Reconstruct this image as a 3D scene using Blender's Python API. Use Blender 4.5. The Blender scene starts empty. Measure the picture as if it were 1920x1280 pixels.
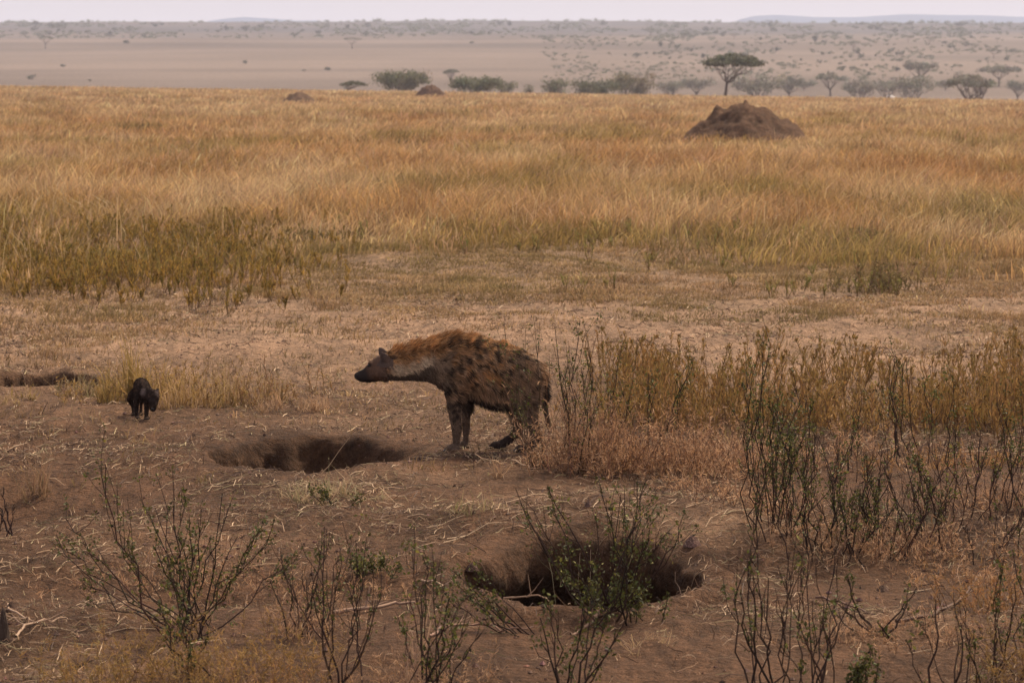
import bpy, math, random
import numpy as np
R = math.radians
S = bpy.context.scene
COL = S.collection
rng = np.random.default_rng(7)

# ------------------------------------------------------------------ camera, world, sun
CAMH = 2.54
FP = 6000.0                      # focal length in pixels of the 1920 wide photograph
PITCH = math.atan(490 / FP)
cam = bpy.data.cameras.new('camera')
camo = bpy.data.objects.new('camera', cam); COL.objects.link(camo)
camo.location = (0, 0, CAMH)
camo.rotation_euler = (math.pi / 2 - PITCH, 0, 0)
cam.sensor_width = 36; cam.lens = FP / 1920 * 36
cam.clip_start = 0.5; cam.clip_end = 30000
cam.dof.use_dof = True; cam.dof.focus_distance = 20.0; cam.dof.aperture_fstop = 7.5
S.camera = camo
S.view_settings.view_transform = 'Standard'; S.view_settings.look = 'None'
S.view_settings.exposure = 0.6; S.view_settings.gamma = 1
S.render.engine = 'CYCLES'
S.cycles.use_denoising = True
S.cycles.max_bounces = 6; S.cycles.diffuse_bounces = 3; S.cycles.glossy_bounces = 1
S.cycles.transmission_bounces = 3; S.cycles.volume_bounces = 2; S.cycles.transparent_max_bounces = 6

SUN_EL, SUN_AZ = 44.0, 32.0     # degrees; azimuth clockwise from the view direction
w = bpy.data.worlds.new('World'); S.world = w; w.use_nodes = True
nt = w.node_tree; nt.nodes.clear()
wo = nt.nodes.new('ShaderNodeOutputWorld'); bg = nt.nodes.new('ShaderNodeBackground')
sky = nt.nodes.new('ShaderNodeTexSky'); sky.sky_type = 'NISHITA'; sky.sun_disc = False
sky.sun_elevation = R(SUN_EL); sky.sun_rotation = R(SUN_AZ); sky.dust_density = 4; sky.air_density = 1.2
mixw = nt.nodes.new('ShaderNodeMix'); mixw.data_type = 'RGBA'; mixw.clamp_factor = True
mixw.inputs[0].default_value = 0.86
nt.links.new(sky.outputs[0], mixw.inputs[6]); mixw.inputs[7].default_value = (4.75, 4.42, 4.78, 1)
nt.links.new(mixw.outputs[2], bg.inputs[0]); bg.inputs[1].default_value = 0.1
nt.links.new(bg.outputs[0], wo.inputs[0])
sl = bpy.data.lights.new('sun', 'SUN'); sl.energy = 4.7; sl.angle = R(14); sl.color = (1.0, 0.86, 0.66)
so = bpy.data.objects.new('sun', sl); COL.objects.link(so)
so.rotation_euler = (R(SUN_EL - 90), 0, R(-SUN_AZ)); so.location = (0, 0, 30)

# ------------------------------------------------------------------ noise
def h2(ix, iy, seed):
    n = (ix.astype(np.int64) * 374761393 + iy.astype(np.int64) * 668265263 + seed * 974634777) & 0xffffffff
    n = ((n ^ (n >> 13)) * 1274126177) & 0xffffffff
    n = n ^ (n >> 16)
    return (n & 0xffffff) / float(0xffffff)
def vn(x, y, seed=0):
    x = np.asarray(x, float); y = np.asarray(y, float)
    ix = np.floor(x); iy = np.floor(y); fx = x - ix; fy = y - iy
    fx = fx * fx * fx * (fx * (fx * 6 - 15) + 10); fy = fy * fy * fy * (fy * (fy * 6 - 15) + 10)
    a = h2(ix, iy, seed); b = h2(ix + 1, iy, seed); c = h2(ix, iy + 1, seed); d = h2(ix + 1, iy + 1, seed)
    return ((a + (b - a) * fx) * (1 - fy) + (c + (d - c) * fx) * fy) * 2 - 1
def fbm(x, y, o=3, seed=0):
    s = 0; a = 1.0; t = 0
    for i in range(o):
        s = s + a * vn(x * 2 ** i + 17.3 * i, y * 2 ** i - 9.1 * i, seed + i); t += a; a *= .5
    return s / t
def sst(a, b, x):
    t = np.clip((x - a) / (b - a), 0, 1); return t * t * (3 - 2 * t)
def mixc(a, b, t):
    return np.asarray(a) * (1 - t[..., None]) + np.asarray(b) * t[..., None]

# ------------------------------------------------------------------ terrain
def gp(px, py, z=0.0):           # flat ground point seen at a place of the photograph
    d = (CAMH - z) * FP / (py - 150.0); return ((px - 960) / FP * d, d)
PITS = [dict(c=gp(585, 853), a=.78, b=1.15, d=.52, s=3, ramp=1, soft=.14, rn=.09, ln=.22, u=.03),
        dict(c=gp(1098, 1080), a=.57, b=1.08, soft=.22, d=1.2, s=5, ramp=0, u=.30),
        dict(c=gp(70, 716), a=.62, b=1.0, d=.28, s=8, ramp=0, u=.05)]
HY = (-0.40, 21.9)               # hyena place
CUB = ((259 - 960) / FP * 24.0, 24.0)
def crest(s):
    px = 960 + FP * s
    e = 160 + np.clip(px, -900, 2800) / 1920 * 27 + 7
    return CAMH - (e - 150) / FP * 430
def pitmask(x, y):
    m = np.zeros_like(x)
    for p in PITS:
        dx = (x - p['c'][0]) / p['a']; dy = (y - p['c'][1]) / p['b']
        m = np.maximum(m, 1 - sst(.95, 1.12, np.sqrt(dx * dx + dy * dy)))
    return m
def H(x, y):
    x = np.asarray(x, float); y = np.asarray(y, float)
    ys = np.maximum(y, 5.0); s = np.clip(x / ys, -.6, .6)
    zc = crest(s)
    near = 1 - sst(45, 90, y)
    und = .11 * fbm(x * .5, y * .36, 3, 11) * near
    gx, gy = gp(40, 925); und += -.27 * np.exp(-(((x - gx) / .95) ** 2 + ((y - gy) / 1.1) ** 2))
    gx, gy = gp(1130, 985); und += .12 * np.exp(-(((x - gx) / 1.1) ** 2 + ((y - gy) / .7) ** 2))
    gx, gy = gp(560, 935); und += .0 * np.exp(-(((x - gx) / 1.0) ** 2 + ((y - gy) / .45) ** 2))
    gx, gy = gp(1400, 1010); und += .09 * np.exp(-(((x - gx) / .45) ** 2 + ((y - gy) / .5) ** 2))
    gx, gy = gp(420, 1090); und += -.10 * np.exp(-(((x - gx) / 1.2) ** 2 + ((y - gy) / .5) ** 2))
    gx, gy = gp(1500, 960); und += .06 * np.exp(-(((x - gx) / 1.2) ** 2 + ((y - gy) / .8) ** 2))
    gx, gy = gp(1560, 1060); und += -.07 * np.exp(-(((x - gx) / 1.0) ** 2 + ((y - gy) / .5) ** 2))
    flat = 0.
    for cx, cy, r in ((HY[0] + .35, HY[1] - .25, 1.0), (CUB[0], CUB[1], .4)):
        k = np.exp(-((((x - cx) / r) ** 2 + ((y - cy) / (r * .6)) ** 2)) ** 2)
        und = und * (1 - k); flat = np.maximum(flat, k)
    z = und
    z = z + zc * np.clip((y - 60) / 370, 0, 1) ** 1.15
    z = z + .35 * fbm(x * .02, y * .02, 2, 21) * sst(90, 200, y) * (1 - sst(330, 420, y))
    z = z - (zc + 6.0) * sst(438, 640, y)
    z = z + (y > 640) * np.clip((y - 640) / 2360, 0, 1) * 62.0
    z = z + fbm(x * .003, y * .003, 3, 31) * 2.2 * sst(700, 1400, y)
    z = z - 12 * sst(3050, 3600, y)
    # micro relief
    m = (1 - sst(40, 70, y)) * (1 - .85 * flat)
    z = z + m * (.030 * fbm(x * 2.4, y * 2.0, 3, 41) + .008 * fbm(x * 11, y * 9, 2, 51))
    for i, p in enumerate(PITS):
        dx = (x - p['c'][0]) / p['a']; dy = (y - p['c'][1]) / p['b']
        sel = (np.abs(dx) < 1.8) & (np.abs(dy) < 1.8)
        if not np.any(sel): continue
        dxs, dys, xs, yss = dx[sel], dy[sel], x[sel], y[sel]
        ang = np.arctan2(dys, dxs); r = np.sqrt(dxs ** 2 + dys ** 2)
        rr = r * (1 + .10 * vn(np.cos(ang) * 1.6 + 5, np.sin(ang) * 1.6 + 5, p['s']) + .05 * vn(np.cos(ang) * 5, np.sin(ang) * 5, p['s'] + 1))
        rr = rr + p.get('rn', .12) * fbm(xs * 4.5, yss * 3.2, 4, 60 + i)
        prof = 1 - sst(.80 - p.get('soft', 0) * sst(-.1, .6, dys), 1.0, rr)
        if p['ramp']:
            prof = prof * (1 - .75 * sst(-.1, .95, dxs)) + .0
            wall = 1 - sst(.93, 1.0, rr)
            prof = prof * .95
        bowl = .28 * np.clip(1 - rr, 0, 1) + .75
        lump = 1 + p.get('ln', .30) * fbm(xs * 5, yss * 4, 3, 70 + i)
        lip = (.25 if p['ramp'] else 1.) * (.045 + .05 * fbm(xs * 4, yss * 3, 3, 80 + i)) * np.exp(-((rr - 1.2) / .16) ** 2)
        dz = -p['d'] * prof * bowl * lump + lip
        zz = z[sel]; zz = zz + dz; z[sel] = zz
    return z
def H1(x, y): return float(H(np.array([x]), np.array([y]))[0])
def ray(px, py, near=10., far=3400.):   # where the sight line through (px, py) meets the ground
    px = np.atleast_1d(np.asarray(px, float)); py = np.atleast_1d(np.asarray(py, float))
    t = near * (far / near) ** (np.arange(1600) / 1599.0)
    v = (640 - py) / FP
    cp, sp = math.cos(PITCH), math.sin(PITCH)
    dy = cp + v * sp; dz = -sp + v * cp; dx = (px - 960) / FP
    Y = dy[:, None] * t; Z = CAMH + dz[:, None] * t; X = dx[:, None] * t
    hit = Z < H(X, Y)
    i = np.argmax(hit, 1); i = np.where(hit.any(1), i, 1599); k = np.arange(len(px))
    x, y = X[k, i], Y[k, i]
    return x, y, H(x, y)

# ------------------------------------------------------------------ mesh building
def mesh_np(name, V, Q, T, C=None, smooth=False):
    V = np.ascontiguousarray(V, np.float32); me = bpy.data.meshes.new(name)
    Q = np.zeros((0, 4), np.int32) if Q is None or len(Q) == 0 else np.asarray(Q, np.int32)
    T = np.zeros((0, 3), np.int32) if T is None or len(T) == 0 else np.asarray(T, np.int32)
    me.vertices.add(len(V)); me.vertices.foreach_set('co', V.ravel())
    L = np.concatenate([Q.ravel(), T.ravel()]); me.loops.add(len(L)); me.loops.foreach_set('vertex_index', L)
    n = len(Q) + len(T); me.polygons.add(n)
    st = np.concatenate([np.arange(len(Q)) * 4, len(Q) * 4 + np.arange(len(T)) * 3]).astype(np.int32)
    me.polygons.foreach_set('loop_start', st)
    me.update(calc_edges=True)
    if C is not None:
        a = me.color_attributes.new('Col', 'FLOAT_COLOR', 'POINT')
        C4 = np.ones((len(V), 4), np.float32); C4[:, :3] = C
        a.data.foreach_set('color', C4.ravel())
    me.polygons.foreach_set('use_smooth', np.full(n, smooth, bool))
    me.update()
    return me
def unit(a):
    return a / np.maximum(np.linalg.norm(a, axis=-1, keepdims=True), 1e-9)
class Geo:
    def __init__(s): s.V = []; s.Q = []; s.T = []; s.C = []; s.n = 0
    def add(s, V, Q=None, T=None, C=None):
        V = np.asarray(V, float).reshape(-1, 3)
        if Q is not None: s.Q.append(np.asarray(Q) + s.n)
        if T is not None: s.T.append(np.asarray(T) + s.n)
        s.V.append(V); s.C.append(np.broadcast_to(np.asarray(C, float), V.shape) if np.ndim(C) < 2 else C); s.n += len(V)
    def blades(s, P0, P1, P2, side, w, c0, c1):
        n = len(P0)
        if n == 0: return
        w = np.broadcast_to(w, (n,))[:, None]
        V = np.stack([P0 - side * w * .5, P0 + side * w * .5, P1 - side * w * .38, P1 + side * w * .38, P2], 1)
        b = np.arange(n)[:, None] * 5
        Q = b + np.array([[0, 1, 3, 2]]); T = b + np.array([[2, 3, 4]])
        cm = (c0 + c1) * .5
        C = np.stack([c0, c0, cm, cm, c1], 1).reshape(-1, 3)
        s.add(V, Q, T, C)
    def tubes(s, P, r, c, sides=3):
        P = np.asarray(P, float); N, K = P.shape[:2]
        if N == 0: return
        t = np.empty_like(P); t[:, 1:-1] = P[:, 2:] - P[:, :-2]; t[:, 0] = P[:, 1] - P[:, 0]; t[:, -1] = P[:, -1] - P[:, -2]
        t = unit(t); mt = unit(P[:, -1] - P[:, 0])
        ref = np.where(np.abs(mt[:, 2:3]) > .7, np.array([[0., 1, 0]]), np.array([[0., 0, 1]]))[:, None, :]
        a = unit(np.cross(t, np.broadcast_to(ref, t.shape))); b = np.cross(t, a)
        r = np.broadcast_to(np.asarray(r, float), (N, K))
        V = np.empty((N, K, sides, 3))
        for i in range(sides):
            an = 2 * math.pi * i / sides
            V[:, :, i] = P + (a * math.cos(an) + b * math.sin(an)) * r[..., None]
        base = (np.arange(N)[:, None, None] * K + np.arange(K - 1)[None, :, None]) * sides
        i = np.arange(sides)[None, None, :]; j = (i + 1) % sides
        Q = np.stack([base + i, base + j, base + sides + j, base + sides + i], -1).reshape(-1, 4)
        c = np.asarray(c, float)
        if c.ndim == 1: c = np.broadcast_to(c, (N, 3))
        C = np.broadcast_to(c[:, None, None, :], V.shape).reshape(-1, 3)
        s.add(V.reshape(-1, 3), Q, None, C)
    def leaves(s, P, size, c, up=0.0, aspect=.5, rg=rng):
        n = len(P)
        if n == 0: return
        d = unit(rg.normal(size=(n, 3)) + np.array([0, 0, up])); e = unit(np.cross(d, rg.normal(size=(n, 3))))
        f = np.cross(d, e)
        size = np.broadcast_to(size, (n,))[:, None]
        V = np.stack([P, P + d * size * .5 + e * size * aspect * .5 + f * size * .1, P + d * size,
                      P + d * size * .5 - e * size * aspect * .5 + f * size * .1], 1)
        Q = np.arange(n)[:, None] * 4 + np.array([[0, 1, 2, 3]])
        s.add(V.reshape(-1, 3), Q, None, np.repeat(c, 4, 0))
    def mesh(s, name, smooth=False):
        return mesh_np(name, np.concatenate(s.V), np.concatenate(s.Q) if s.Q else None, np.concatenate(s.T) if s.T else None, np.concatenate(s.C), smooth)

def jit(c, n, a=.2, rg=rng):
    c = np.broadcast_to(np.asarray(c, float), (n, 3))
    return np.clip(c * (1 + rg.normal(0, a, (n, 1))) * (1 + rg.normal(0, a * .25, (n, 3))), .004, .9)

# ------------------------------------------------------------------ materials
def mat_attr(name, rough=.85, trans=0.0, noise=None, bump=None, spec=.2, sheen=0):
    m = bpy.data.materials.new(name); m.use_nodes = True; t = m.node_tree; t.nodes.clear()
    o = t.nodes.new('ShaderNodeOutputMaterial'); p = t.nodes.new('ShaderNodeBsdfPrincipled')
    a = t.nodes.new('ShaderNodeAttribute'); a.attribute_name = 'Col'
    p.inputs['Roughness'].default_value = rough; p.inputs['Specular IOR Level'].default_value = spec
    c = a.outputs['Color']
    tc = t.nodes.new('ShaderNodeTexCoord')
    if noise:
        for (sc, det, lo, hi, stretch) in noise:
            mp = t.nodes.new('ShaderNodeMapping'); mp.inputs['Scale'].default_value = stretch
            t.links.new(tc.outputs['Object'], mp.inputs[0])
            n = t.nodes.new('ShaderNodeTexNoise'); n.inputs['Scale'].default_value = sc; n.inputs['Detail'].default_value = det
            n.inputs['Roughness'].default_value = .65
            t.links.new(mp.outputs[0], n.inputs['Vector'])
            mr = t.nodes.new('ShaderNodeMapRange'); mr.inputs['From Min'].default_value = .3; mr.inputs['From Max'].default_value = .7
            mr.inputs['To Min'].default_value = lo; mr.inputs['To Max'].default_value = hi
            t.links.new(n.outputs['Fac'], mr.inputs['Value'])
            mu = t.nodes.new('ShaderNodeVectorMath'); mu.operation = 'SCALE'
            t.links.new(c, mu.inputs[0]); t.links.new(mr.outputs[0], mu.inputs['Scale']); c = mu.outputs[0]
    t.links.new(c, p.inputs['Base Color'])
    if bump:
        sc, dist = bump
        n = t.nodes.new('ShaderNodeTexNoise'); n.inputs['Scale'].default_value = sc; n.inputs['Detail'].default_value = 6; n.inputs['Roughness'].default_value = .7
        t.links.new(tc.outputs['Object'], n.inputs['Vector'])
        b = t.nodes.new('ShaderNodeBump'); b.inputs['Distance'].default_value = dist; b.inputs['Strength'].default_value = 1
        t.links.new(n.outputs['Fac'], b.inputs['Height']); t.links.new(b.outputs[0], p.inputs['Normal'])
    out = p.outputs[0]
    if trans > 0:
        tr = t.nodes.new('ShaderNodeBsdfTranslucent'); t.links.new(c, tr.inputs[0])
        mx = t.nodes.new('ShaderNodeMixShader'); mx.inputs[0].default_value = trans
        t.links.new(p.outputs[0], mx.inputs[1]); t.links.new(tr.outputs[0], mx.inputs[2]); out = mx.outputs[0]
    t.links.new(out, o.inputs[0])
    return m
M_SOIL = mat_attr('soil', .95, noise=[(1.6, 7, .66, 1.34, (1, .4, 1)), (13, 6, .55, 1.42, (1, .28, 1)), (60, 3, .65, 1.35, (1, .5, 1))], bump=(12, .10), spec=.1)
M_FAR = mat_attr('far_hill', .95, noise=[(.004, 4, .9, 1.1, (1, 1, 1))], spec=.1)
M_GRASS = mat_attr('dry_grass', .8, trans=.3, spec=.15)
M_LEAF = mat_attr('leaf', .7, trans=.25, spec=.25)
M_BARK = mat_attr('bark', .9, spec=.15)
M_STRAW = mat_attr('straw', .8, spec=.2)
M_FUR = mat_attr('fur', .85, trans=.10, spec=.08)
M_SKIN = mat_attr('hide', .85, noise=[(60, 4, .8, 1.2, (1, 1, 1))], bump=(150, .004), spec=.06)
M_MOUND = mat_attr('termite_earth', .95, noise=[(2.2, 6, .6, 1.35, (1, 1, 1)), (9, 4, .75, 1.2, (1, 1, 1))], bump=(4, .25), spec=.08)
def mat_plain(name, col, rough):
    m = bpy.data.materials.new(name); m.use_nodes = True; p = m.node_tree.nodes['Principled BSDF']
    n = m.node_tree.nodes.new('ShaderNodeTexNoise'); n.inputs['Scale'].default_value = 40
    r = m.node_tree.nodes.new('ShaderNodeValToRGB')
    r.color_ramp.elements[0].color = (*[c * .8 for c in col], 1); r.color_ramp.elements[1].color = (*[min(1, c * 1.2) for c in col], 1)
    m.node_tree.links.new(n.outputs['Fac'], r.inputs[0]); m.node_tree.links.new(r.outputs[0], p.inputs['Base Color'])
    p.inputs['Roughness'].default_value = rough; return m
M_EYE = mat_plain('eye_black', (.012, .009, .008), .12)
M_NOSE = mat_plain('nose_black', (.012, .010, .010), .35)

def obj(name, me, mat, parent=None, loc=None, rot=None):
    o = bpy.data.objects.new(name, me); COL.objects.link(o)
    if mat and not me.materials: me.materials.append(mat)
    if parent: o.parent = parent
    if loc is not None: o.location = loc
    if rot is not None: o.rotation_euler = rot
    return o
def tag(o, label, cat, group=None, kind=None):
    if label: o['label'] = label
    if cat: o['category'] = cat
    if group: o['group'] = group
    if kind: o['kind'] = kind
    return o
def empty(name, loc, label, cat, group=None, rz=0):
    o = bpy.data.objects.new(name, None); COL.objects.link(o); o.location = loc; o.rotation_euler = (0, 0, rz)
    o.empty_display_size = .2
    return tag(o, label, cat, group)

# ------------------------------------------------------------------ ground sheet
def colour_ground(x, y, z):
    s = x / np.maximum(y, 1); px = 960 + FP * s; pyf = 150 + FP * CAMH / np.maximum(y, 5)
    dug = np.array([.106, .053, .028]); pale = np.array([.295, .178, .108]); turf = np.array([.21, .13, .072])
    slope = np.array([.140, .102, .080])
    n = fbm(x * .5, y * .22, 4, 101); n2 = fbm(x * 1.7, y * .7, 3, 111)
    t = sst(640, 850, pyf + 70 * n + 25 * n2)       # nearer than the trampled band: bare dug earth, foreground shade put into its colour
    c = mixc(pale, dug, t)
    # pale crusted patches on the dug earth
    for (qx, qy, rx, ry, k) in ((1380, 1015, .55, .45, .5), (1130, 950, .8, .45, .38), (80, 1240, .6, .5, .30), (940, 900, 1.3, .5, .22), (1750, 1190, .9, .6, .2), (450, 1010, 1.0, .5, .15)):
        gx, gy = gp(qx, qy); k = k * np.exp(-(((x - gx) / rx) ** 2 + ((y - gy) / ry) ** 2)) * (1 + .5 * n2)
        c = mixc(c, pale * 1.0, np.clip(k, 0, 1))
    c = mixc(c, dug * .85, np.clip(pitmask(x, y) * .95, 0, 1))  # pit interiors coloured darker still, painting in their shade
    g = (1 - sst(480, 620, pyf + 45 * n))
    c = mixc(c, turf, g * .8)
    far = sst(430, 700, y)
    sn = .6 * fbm(x * .012, y * .006, 4, 131) + 1.1 * fbm(x * .0025, y * .011, 4, 133)
    c = mixc(c, slope, far)
    c = c * (1 + .42 * sn * far)[:, None]
    band = np.clip(fbm(x * .0016, y * .004, 3, 141), 0, 1) * sst(1500, 2400, y)
    c = mixc(c, np.array([.06, .054, .058]), np.clip(band * 1.3 + .9 * sst(2000, 2500, y) * (1 + sn), 0, .92))
    c = c * (1 + .14 * n2 * (1 - far))[:, None]
    return np.clip(c, .01, .9)
tt = np.linspace(-1, 1, 560); scol = .20 * tt + .26 * tt ** 5
ys = np.concatenate([np.arange(3, 12, .2), np.arange(12, 30, .032), np.arange(30, 60, .14),
                     60 * (7400 / 60) ** (np.arange(0, 230) / 229)])
YY, SS = np.meshgrid(ys, scol, indexing='ij'); XX = SS * (YY + 6)
ZZ = H(XX.ravel(), YY.ravel())
V = np.stack([XX.ravel(), YY.ravel(), ZZ], 1)
for i, p in enumerate(PITS):                             # the walls are undercut below their rims
    dx = (V[:, 0] - p['c'][0]) / p['a']; dy = (V[:, 1] - p['c'][1]) / p['b']; q = np.sqrt(dx ** 2 + dy ** 2)
    k = q < 1.15; q = q[k]; a_ = np.arctan2(dy[k], dx[k]); dd = np.stack([np.cos(a_), np.sin(a_)], 1)
    lo = H(V[k, 0], V[k, 1]); f = sst(.08, .45, -lo / p['d']) * sst(0, .55, q) * (1 + .5 * vn(np.cos(a_) * 3, np.sin(a_) * 3, 90 + i)) * p['u']
    V[k, :2] += dd * f[:, None]
    V[k, 0] += .03 * fbm(V[k, 1] * 9, lo * 14, 2, 95) * sst(.05, .2, -lo); V[k, 1] += .05 * fbm(V[k, 0] * 9, lo * 14, 2, 96) * sst(.05, .2, -lo)
ny, nx = YY.shape; ii = (np.arange(ny - 1)[:, None] * nx + np.arange(nx - 1)[None, :]).ravel()
Q = np.stack([ii, ii + 1, ii + nx + 1, ii + nx], 1)
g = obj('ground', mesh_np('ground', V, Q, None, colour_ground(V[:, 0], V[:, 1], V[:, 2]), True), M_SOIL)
tag(g, 'bare brown earth with dug burrow pits running out to a pale savanna plain and slope', None, kind='structure')

def far_hills(x0, x1, y0, prof, name, label):
    nxh, nyh = 160, 24
    xs = np.linspace(x0, x1, nxh); t = np.linspace(-1, 1, nyh)
    X, T = np.meshgrid(xs, t, indexing='ij')
    hh = prof(960 + X / y0 * FP); hz = (hh - 0) * np.cos(T * math.pi / 2) ** .7 + fbm(X * .004, T * 2, 3, 5) * 6 * np.cos(T * math.pi / 2)
    V = np.stack([X.ravel(), y0 + T.ravel() * 800, (30 + hz).ravel()], 1)
    i = (np.arange(nxh - 1)[:, None] * nyh + np.arange(nyh - 1)[None, :]).ravel()
    Q = np.stack([i, i + nyh, i + nyh + 1, i + 1], 1)
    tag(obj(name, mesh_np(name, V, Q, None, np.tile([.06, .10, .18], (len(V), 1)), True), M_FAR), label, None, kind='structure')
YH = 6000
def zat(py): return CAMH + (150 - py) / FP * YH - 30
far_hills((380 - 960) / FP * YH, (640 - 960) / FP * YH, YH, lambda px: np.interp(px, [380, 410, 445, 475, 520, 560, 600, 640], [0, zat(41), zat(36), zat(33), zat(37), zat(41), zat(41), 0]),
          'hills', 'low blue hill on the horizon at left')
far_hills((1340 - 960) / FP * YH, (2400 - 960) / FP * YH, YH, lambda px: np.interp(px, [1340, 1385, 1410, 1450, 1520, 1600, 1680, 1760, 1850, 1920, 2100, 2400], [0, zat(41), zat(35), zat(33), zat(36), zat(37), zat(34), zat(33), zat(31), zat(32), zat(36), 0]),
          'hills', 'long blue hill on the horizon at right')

# ------------------------------------------------------------------ grass field (nobody could count it)
def approx(x, y): return 960 + FP * x / y, 150 + FP * (CAMH) / y
def tufts(G, N, dmin, dmax, smax, accept, hgt, nb, colf, spread=.10, wpx=1.0, lean=.25, seedrg=None):
    rg = seedrg or rng
    d = dmin * (dmax / dmin) ** rg.random(N); s = (rg.random(N) * 2 - 1) * smax; x = s * d
    keep = rg.random(N) < accept(x, d); x, d = x[keep], d[keep]; n = len(x)
    hh = hgt(x, d, n); c = colf(x, d, n)
    X = np.repeat(x, nb); D = np.repeat(d, nb); HH = np.repeat(hh, nb); Cc = np.repeat(c, nb, 0); m = len(X)
    sp = spread * (1 + D / 60)
    X = X + rg.normal(0, 1, m) * sp; D = D + rg.normal(0, 1, m) * sp
    Z = H(X, D) - .01
    L = HH * (.55 + .6 * rg.random(m))
    az = rg.random(m) * 2 * math.pi; ln = np.abs(rg.normal(0, lean, m)) + .04
    dx = np.cos(az) * ln + np.repeat(rg.normal(.12, .30, n), nb); dy = np.sin(az) * ln
    P0 = np.stack([X, D, Z], 1)
    P1 = P0 + np.stack([dx * .4 * L, dy * .4 * L, .55 * L], 1)
    P2 = P0 + np.stack([dx * 1.3 * L, dy * 1.3 * L, L * (1 - .35 * ln)], 1)
    sa = rg.normal(0, .8, m); side = np.stack([np.cos(sa), np.sin(sa), 0 * sa], 1)
    wd = wpx * D / 3200 * (.6 + .8 * rg.random(m))
    cj = Cc * np.repeat(np.exp(rg.normal(0, .26, n)), nb)[:, None] * (1 + rg.normal(0, .17, (m, 1))) * (1 + rg.normal(0, .03, (m, 3)))
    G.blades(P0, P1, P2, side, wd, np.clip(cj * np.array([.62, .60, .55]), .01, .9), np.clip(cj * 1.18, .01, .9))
GOLD = np.array([.42, .255, .110]); TAN = np.array([.49, .345, .190]); OLIVE = np.array([.235, .175, .055]); RUST = np.array([.32, .165, .070]); PINK = np.array([.42, .26, .155])
def field_col(x, d, n):
    px, py = approx(x, d)
    a = fbm(x * .16, d * .045, 3, 201); b = fbm(x * .35, d * .10, 3, 211); f = sst(90, 260, d)
    c = mixc(GOLD, TAN, np.clip(f * .9 + .35 * a, 0, 1))
    c = mixc(c, RUST, np.clip(b * 1.5, 0, .75)); c = mixc(c, TAN * 1.08, np.clip(-b * 1.5, 0, .8))
    c = mixc(c, OLIVE, np.clip((fbm(x * .22 + 40, d * .07, 3, 221) - .12) * 2.6, 0, .7) * (1 - .4 * f))
    left = sst(900, 250, px + 200 * a) * sst(350, 460, py + 60 * b)
    c = mixc(c, OLIVE, np.clip(left * (.45 + .9 * b), 0, .9))
    r = rng.random(n); c = np.where((r < .12)[:, None], PINK, c)
    return c
def field_acc(x, d):
    px, py = approx(x, d)
    edge = np.interp(px, [-400, 0, 300, 560, 700, 900, 1300, 1450, 1650, 1920, 2400], [560, 545, 520, 480, 450, 446, 452, 470, 470, 480, 500])
    e = py + 26 * fbm(x * .6, d * .25, 3, 231)
    thin = 1 - .5 * sst(850, 350, px) * sst(380, 460, py)
    return thin * np.clip(sst(edge + 40, edge - 18, e), 0, 1) * (.55 + .45 * sst(-.35, .1, fbm(x * .3, d * .12, 2, 241)))
def field_h(x, d, n):
    px, py = approx(x, d)
    b = fbm(x * .25, d * .08, 3, 251)
    e = sst(470, 400, py)
    return (.26 + .26 * e + .20 * b) * (.75 + .5 * rng.random(n))
G = Geo()
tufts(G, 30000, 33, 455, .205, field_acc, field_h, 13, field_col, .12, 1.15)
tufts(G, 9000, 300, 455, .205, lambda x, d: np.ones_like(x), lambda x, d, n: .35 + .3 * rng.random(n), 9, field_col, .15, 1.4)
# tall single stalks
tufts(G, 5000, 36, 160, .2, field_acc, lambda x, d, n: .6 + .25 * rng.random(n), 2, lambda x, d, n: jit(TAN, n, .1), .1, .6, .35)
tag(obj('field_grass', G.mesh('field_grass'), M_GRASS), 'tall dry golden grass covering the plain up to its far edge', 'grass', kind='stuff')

# short sparse grass between the tall field and the trampled band, and over the earth
G = Geo()
def short_acc(x, d):
    px, py = approx(x, d)
    a = sst(660, 520, py + 60 * fbm(x * .5, d * .2, 3, 261)) * 1.0
    a = a + .06 * sst(960, 700, py) + .25 * sst(1350, 1700, px) * sst(680, 560, py)
    return np.clip(a * sst(np.where(py < 540, -.8, -.55), np.where(py < 540, .15, .1), fbm(x * 1.1, d * .5, 2, 271)), 0, 1) * (1 - pitmask(x, d))
def short_col(x, d, n):
    c = mixc(np.array([.32, .20, .105]), np.array([.215, .155, .065]), np.clip(.45 + 1.2 * fbm(x * .5, d * .25, 3, 281), 0, 1))
    return mixc(c, np.array([.40, .27, .14]), np.clip(fbm(x * 1.6, d * .8, 2, 291) * 1.8, 0, .8))
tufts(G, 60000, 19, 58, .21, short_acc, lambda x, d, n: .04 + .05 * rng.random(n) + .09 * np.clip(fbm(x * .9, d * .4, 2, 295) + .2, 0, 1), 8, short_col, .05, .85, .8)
tag(obj('short_grass', G.mesh('short_grass'), M_GRASS), 'short sparse olive and straw grass on the trampled earth', 'grass', kind='stuff')

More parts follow.
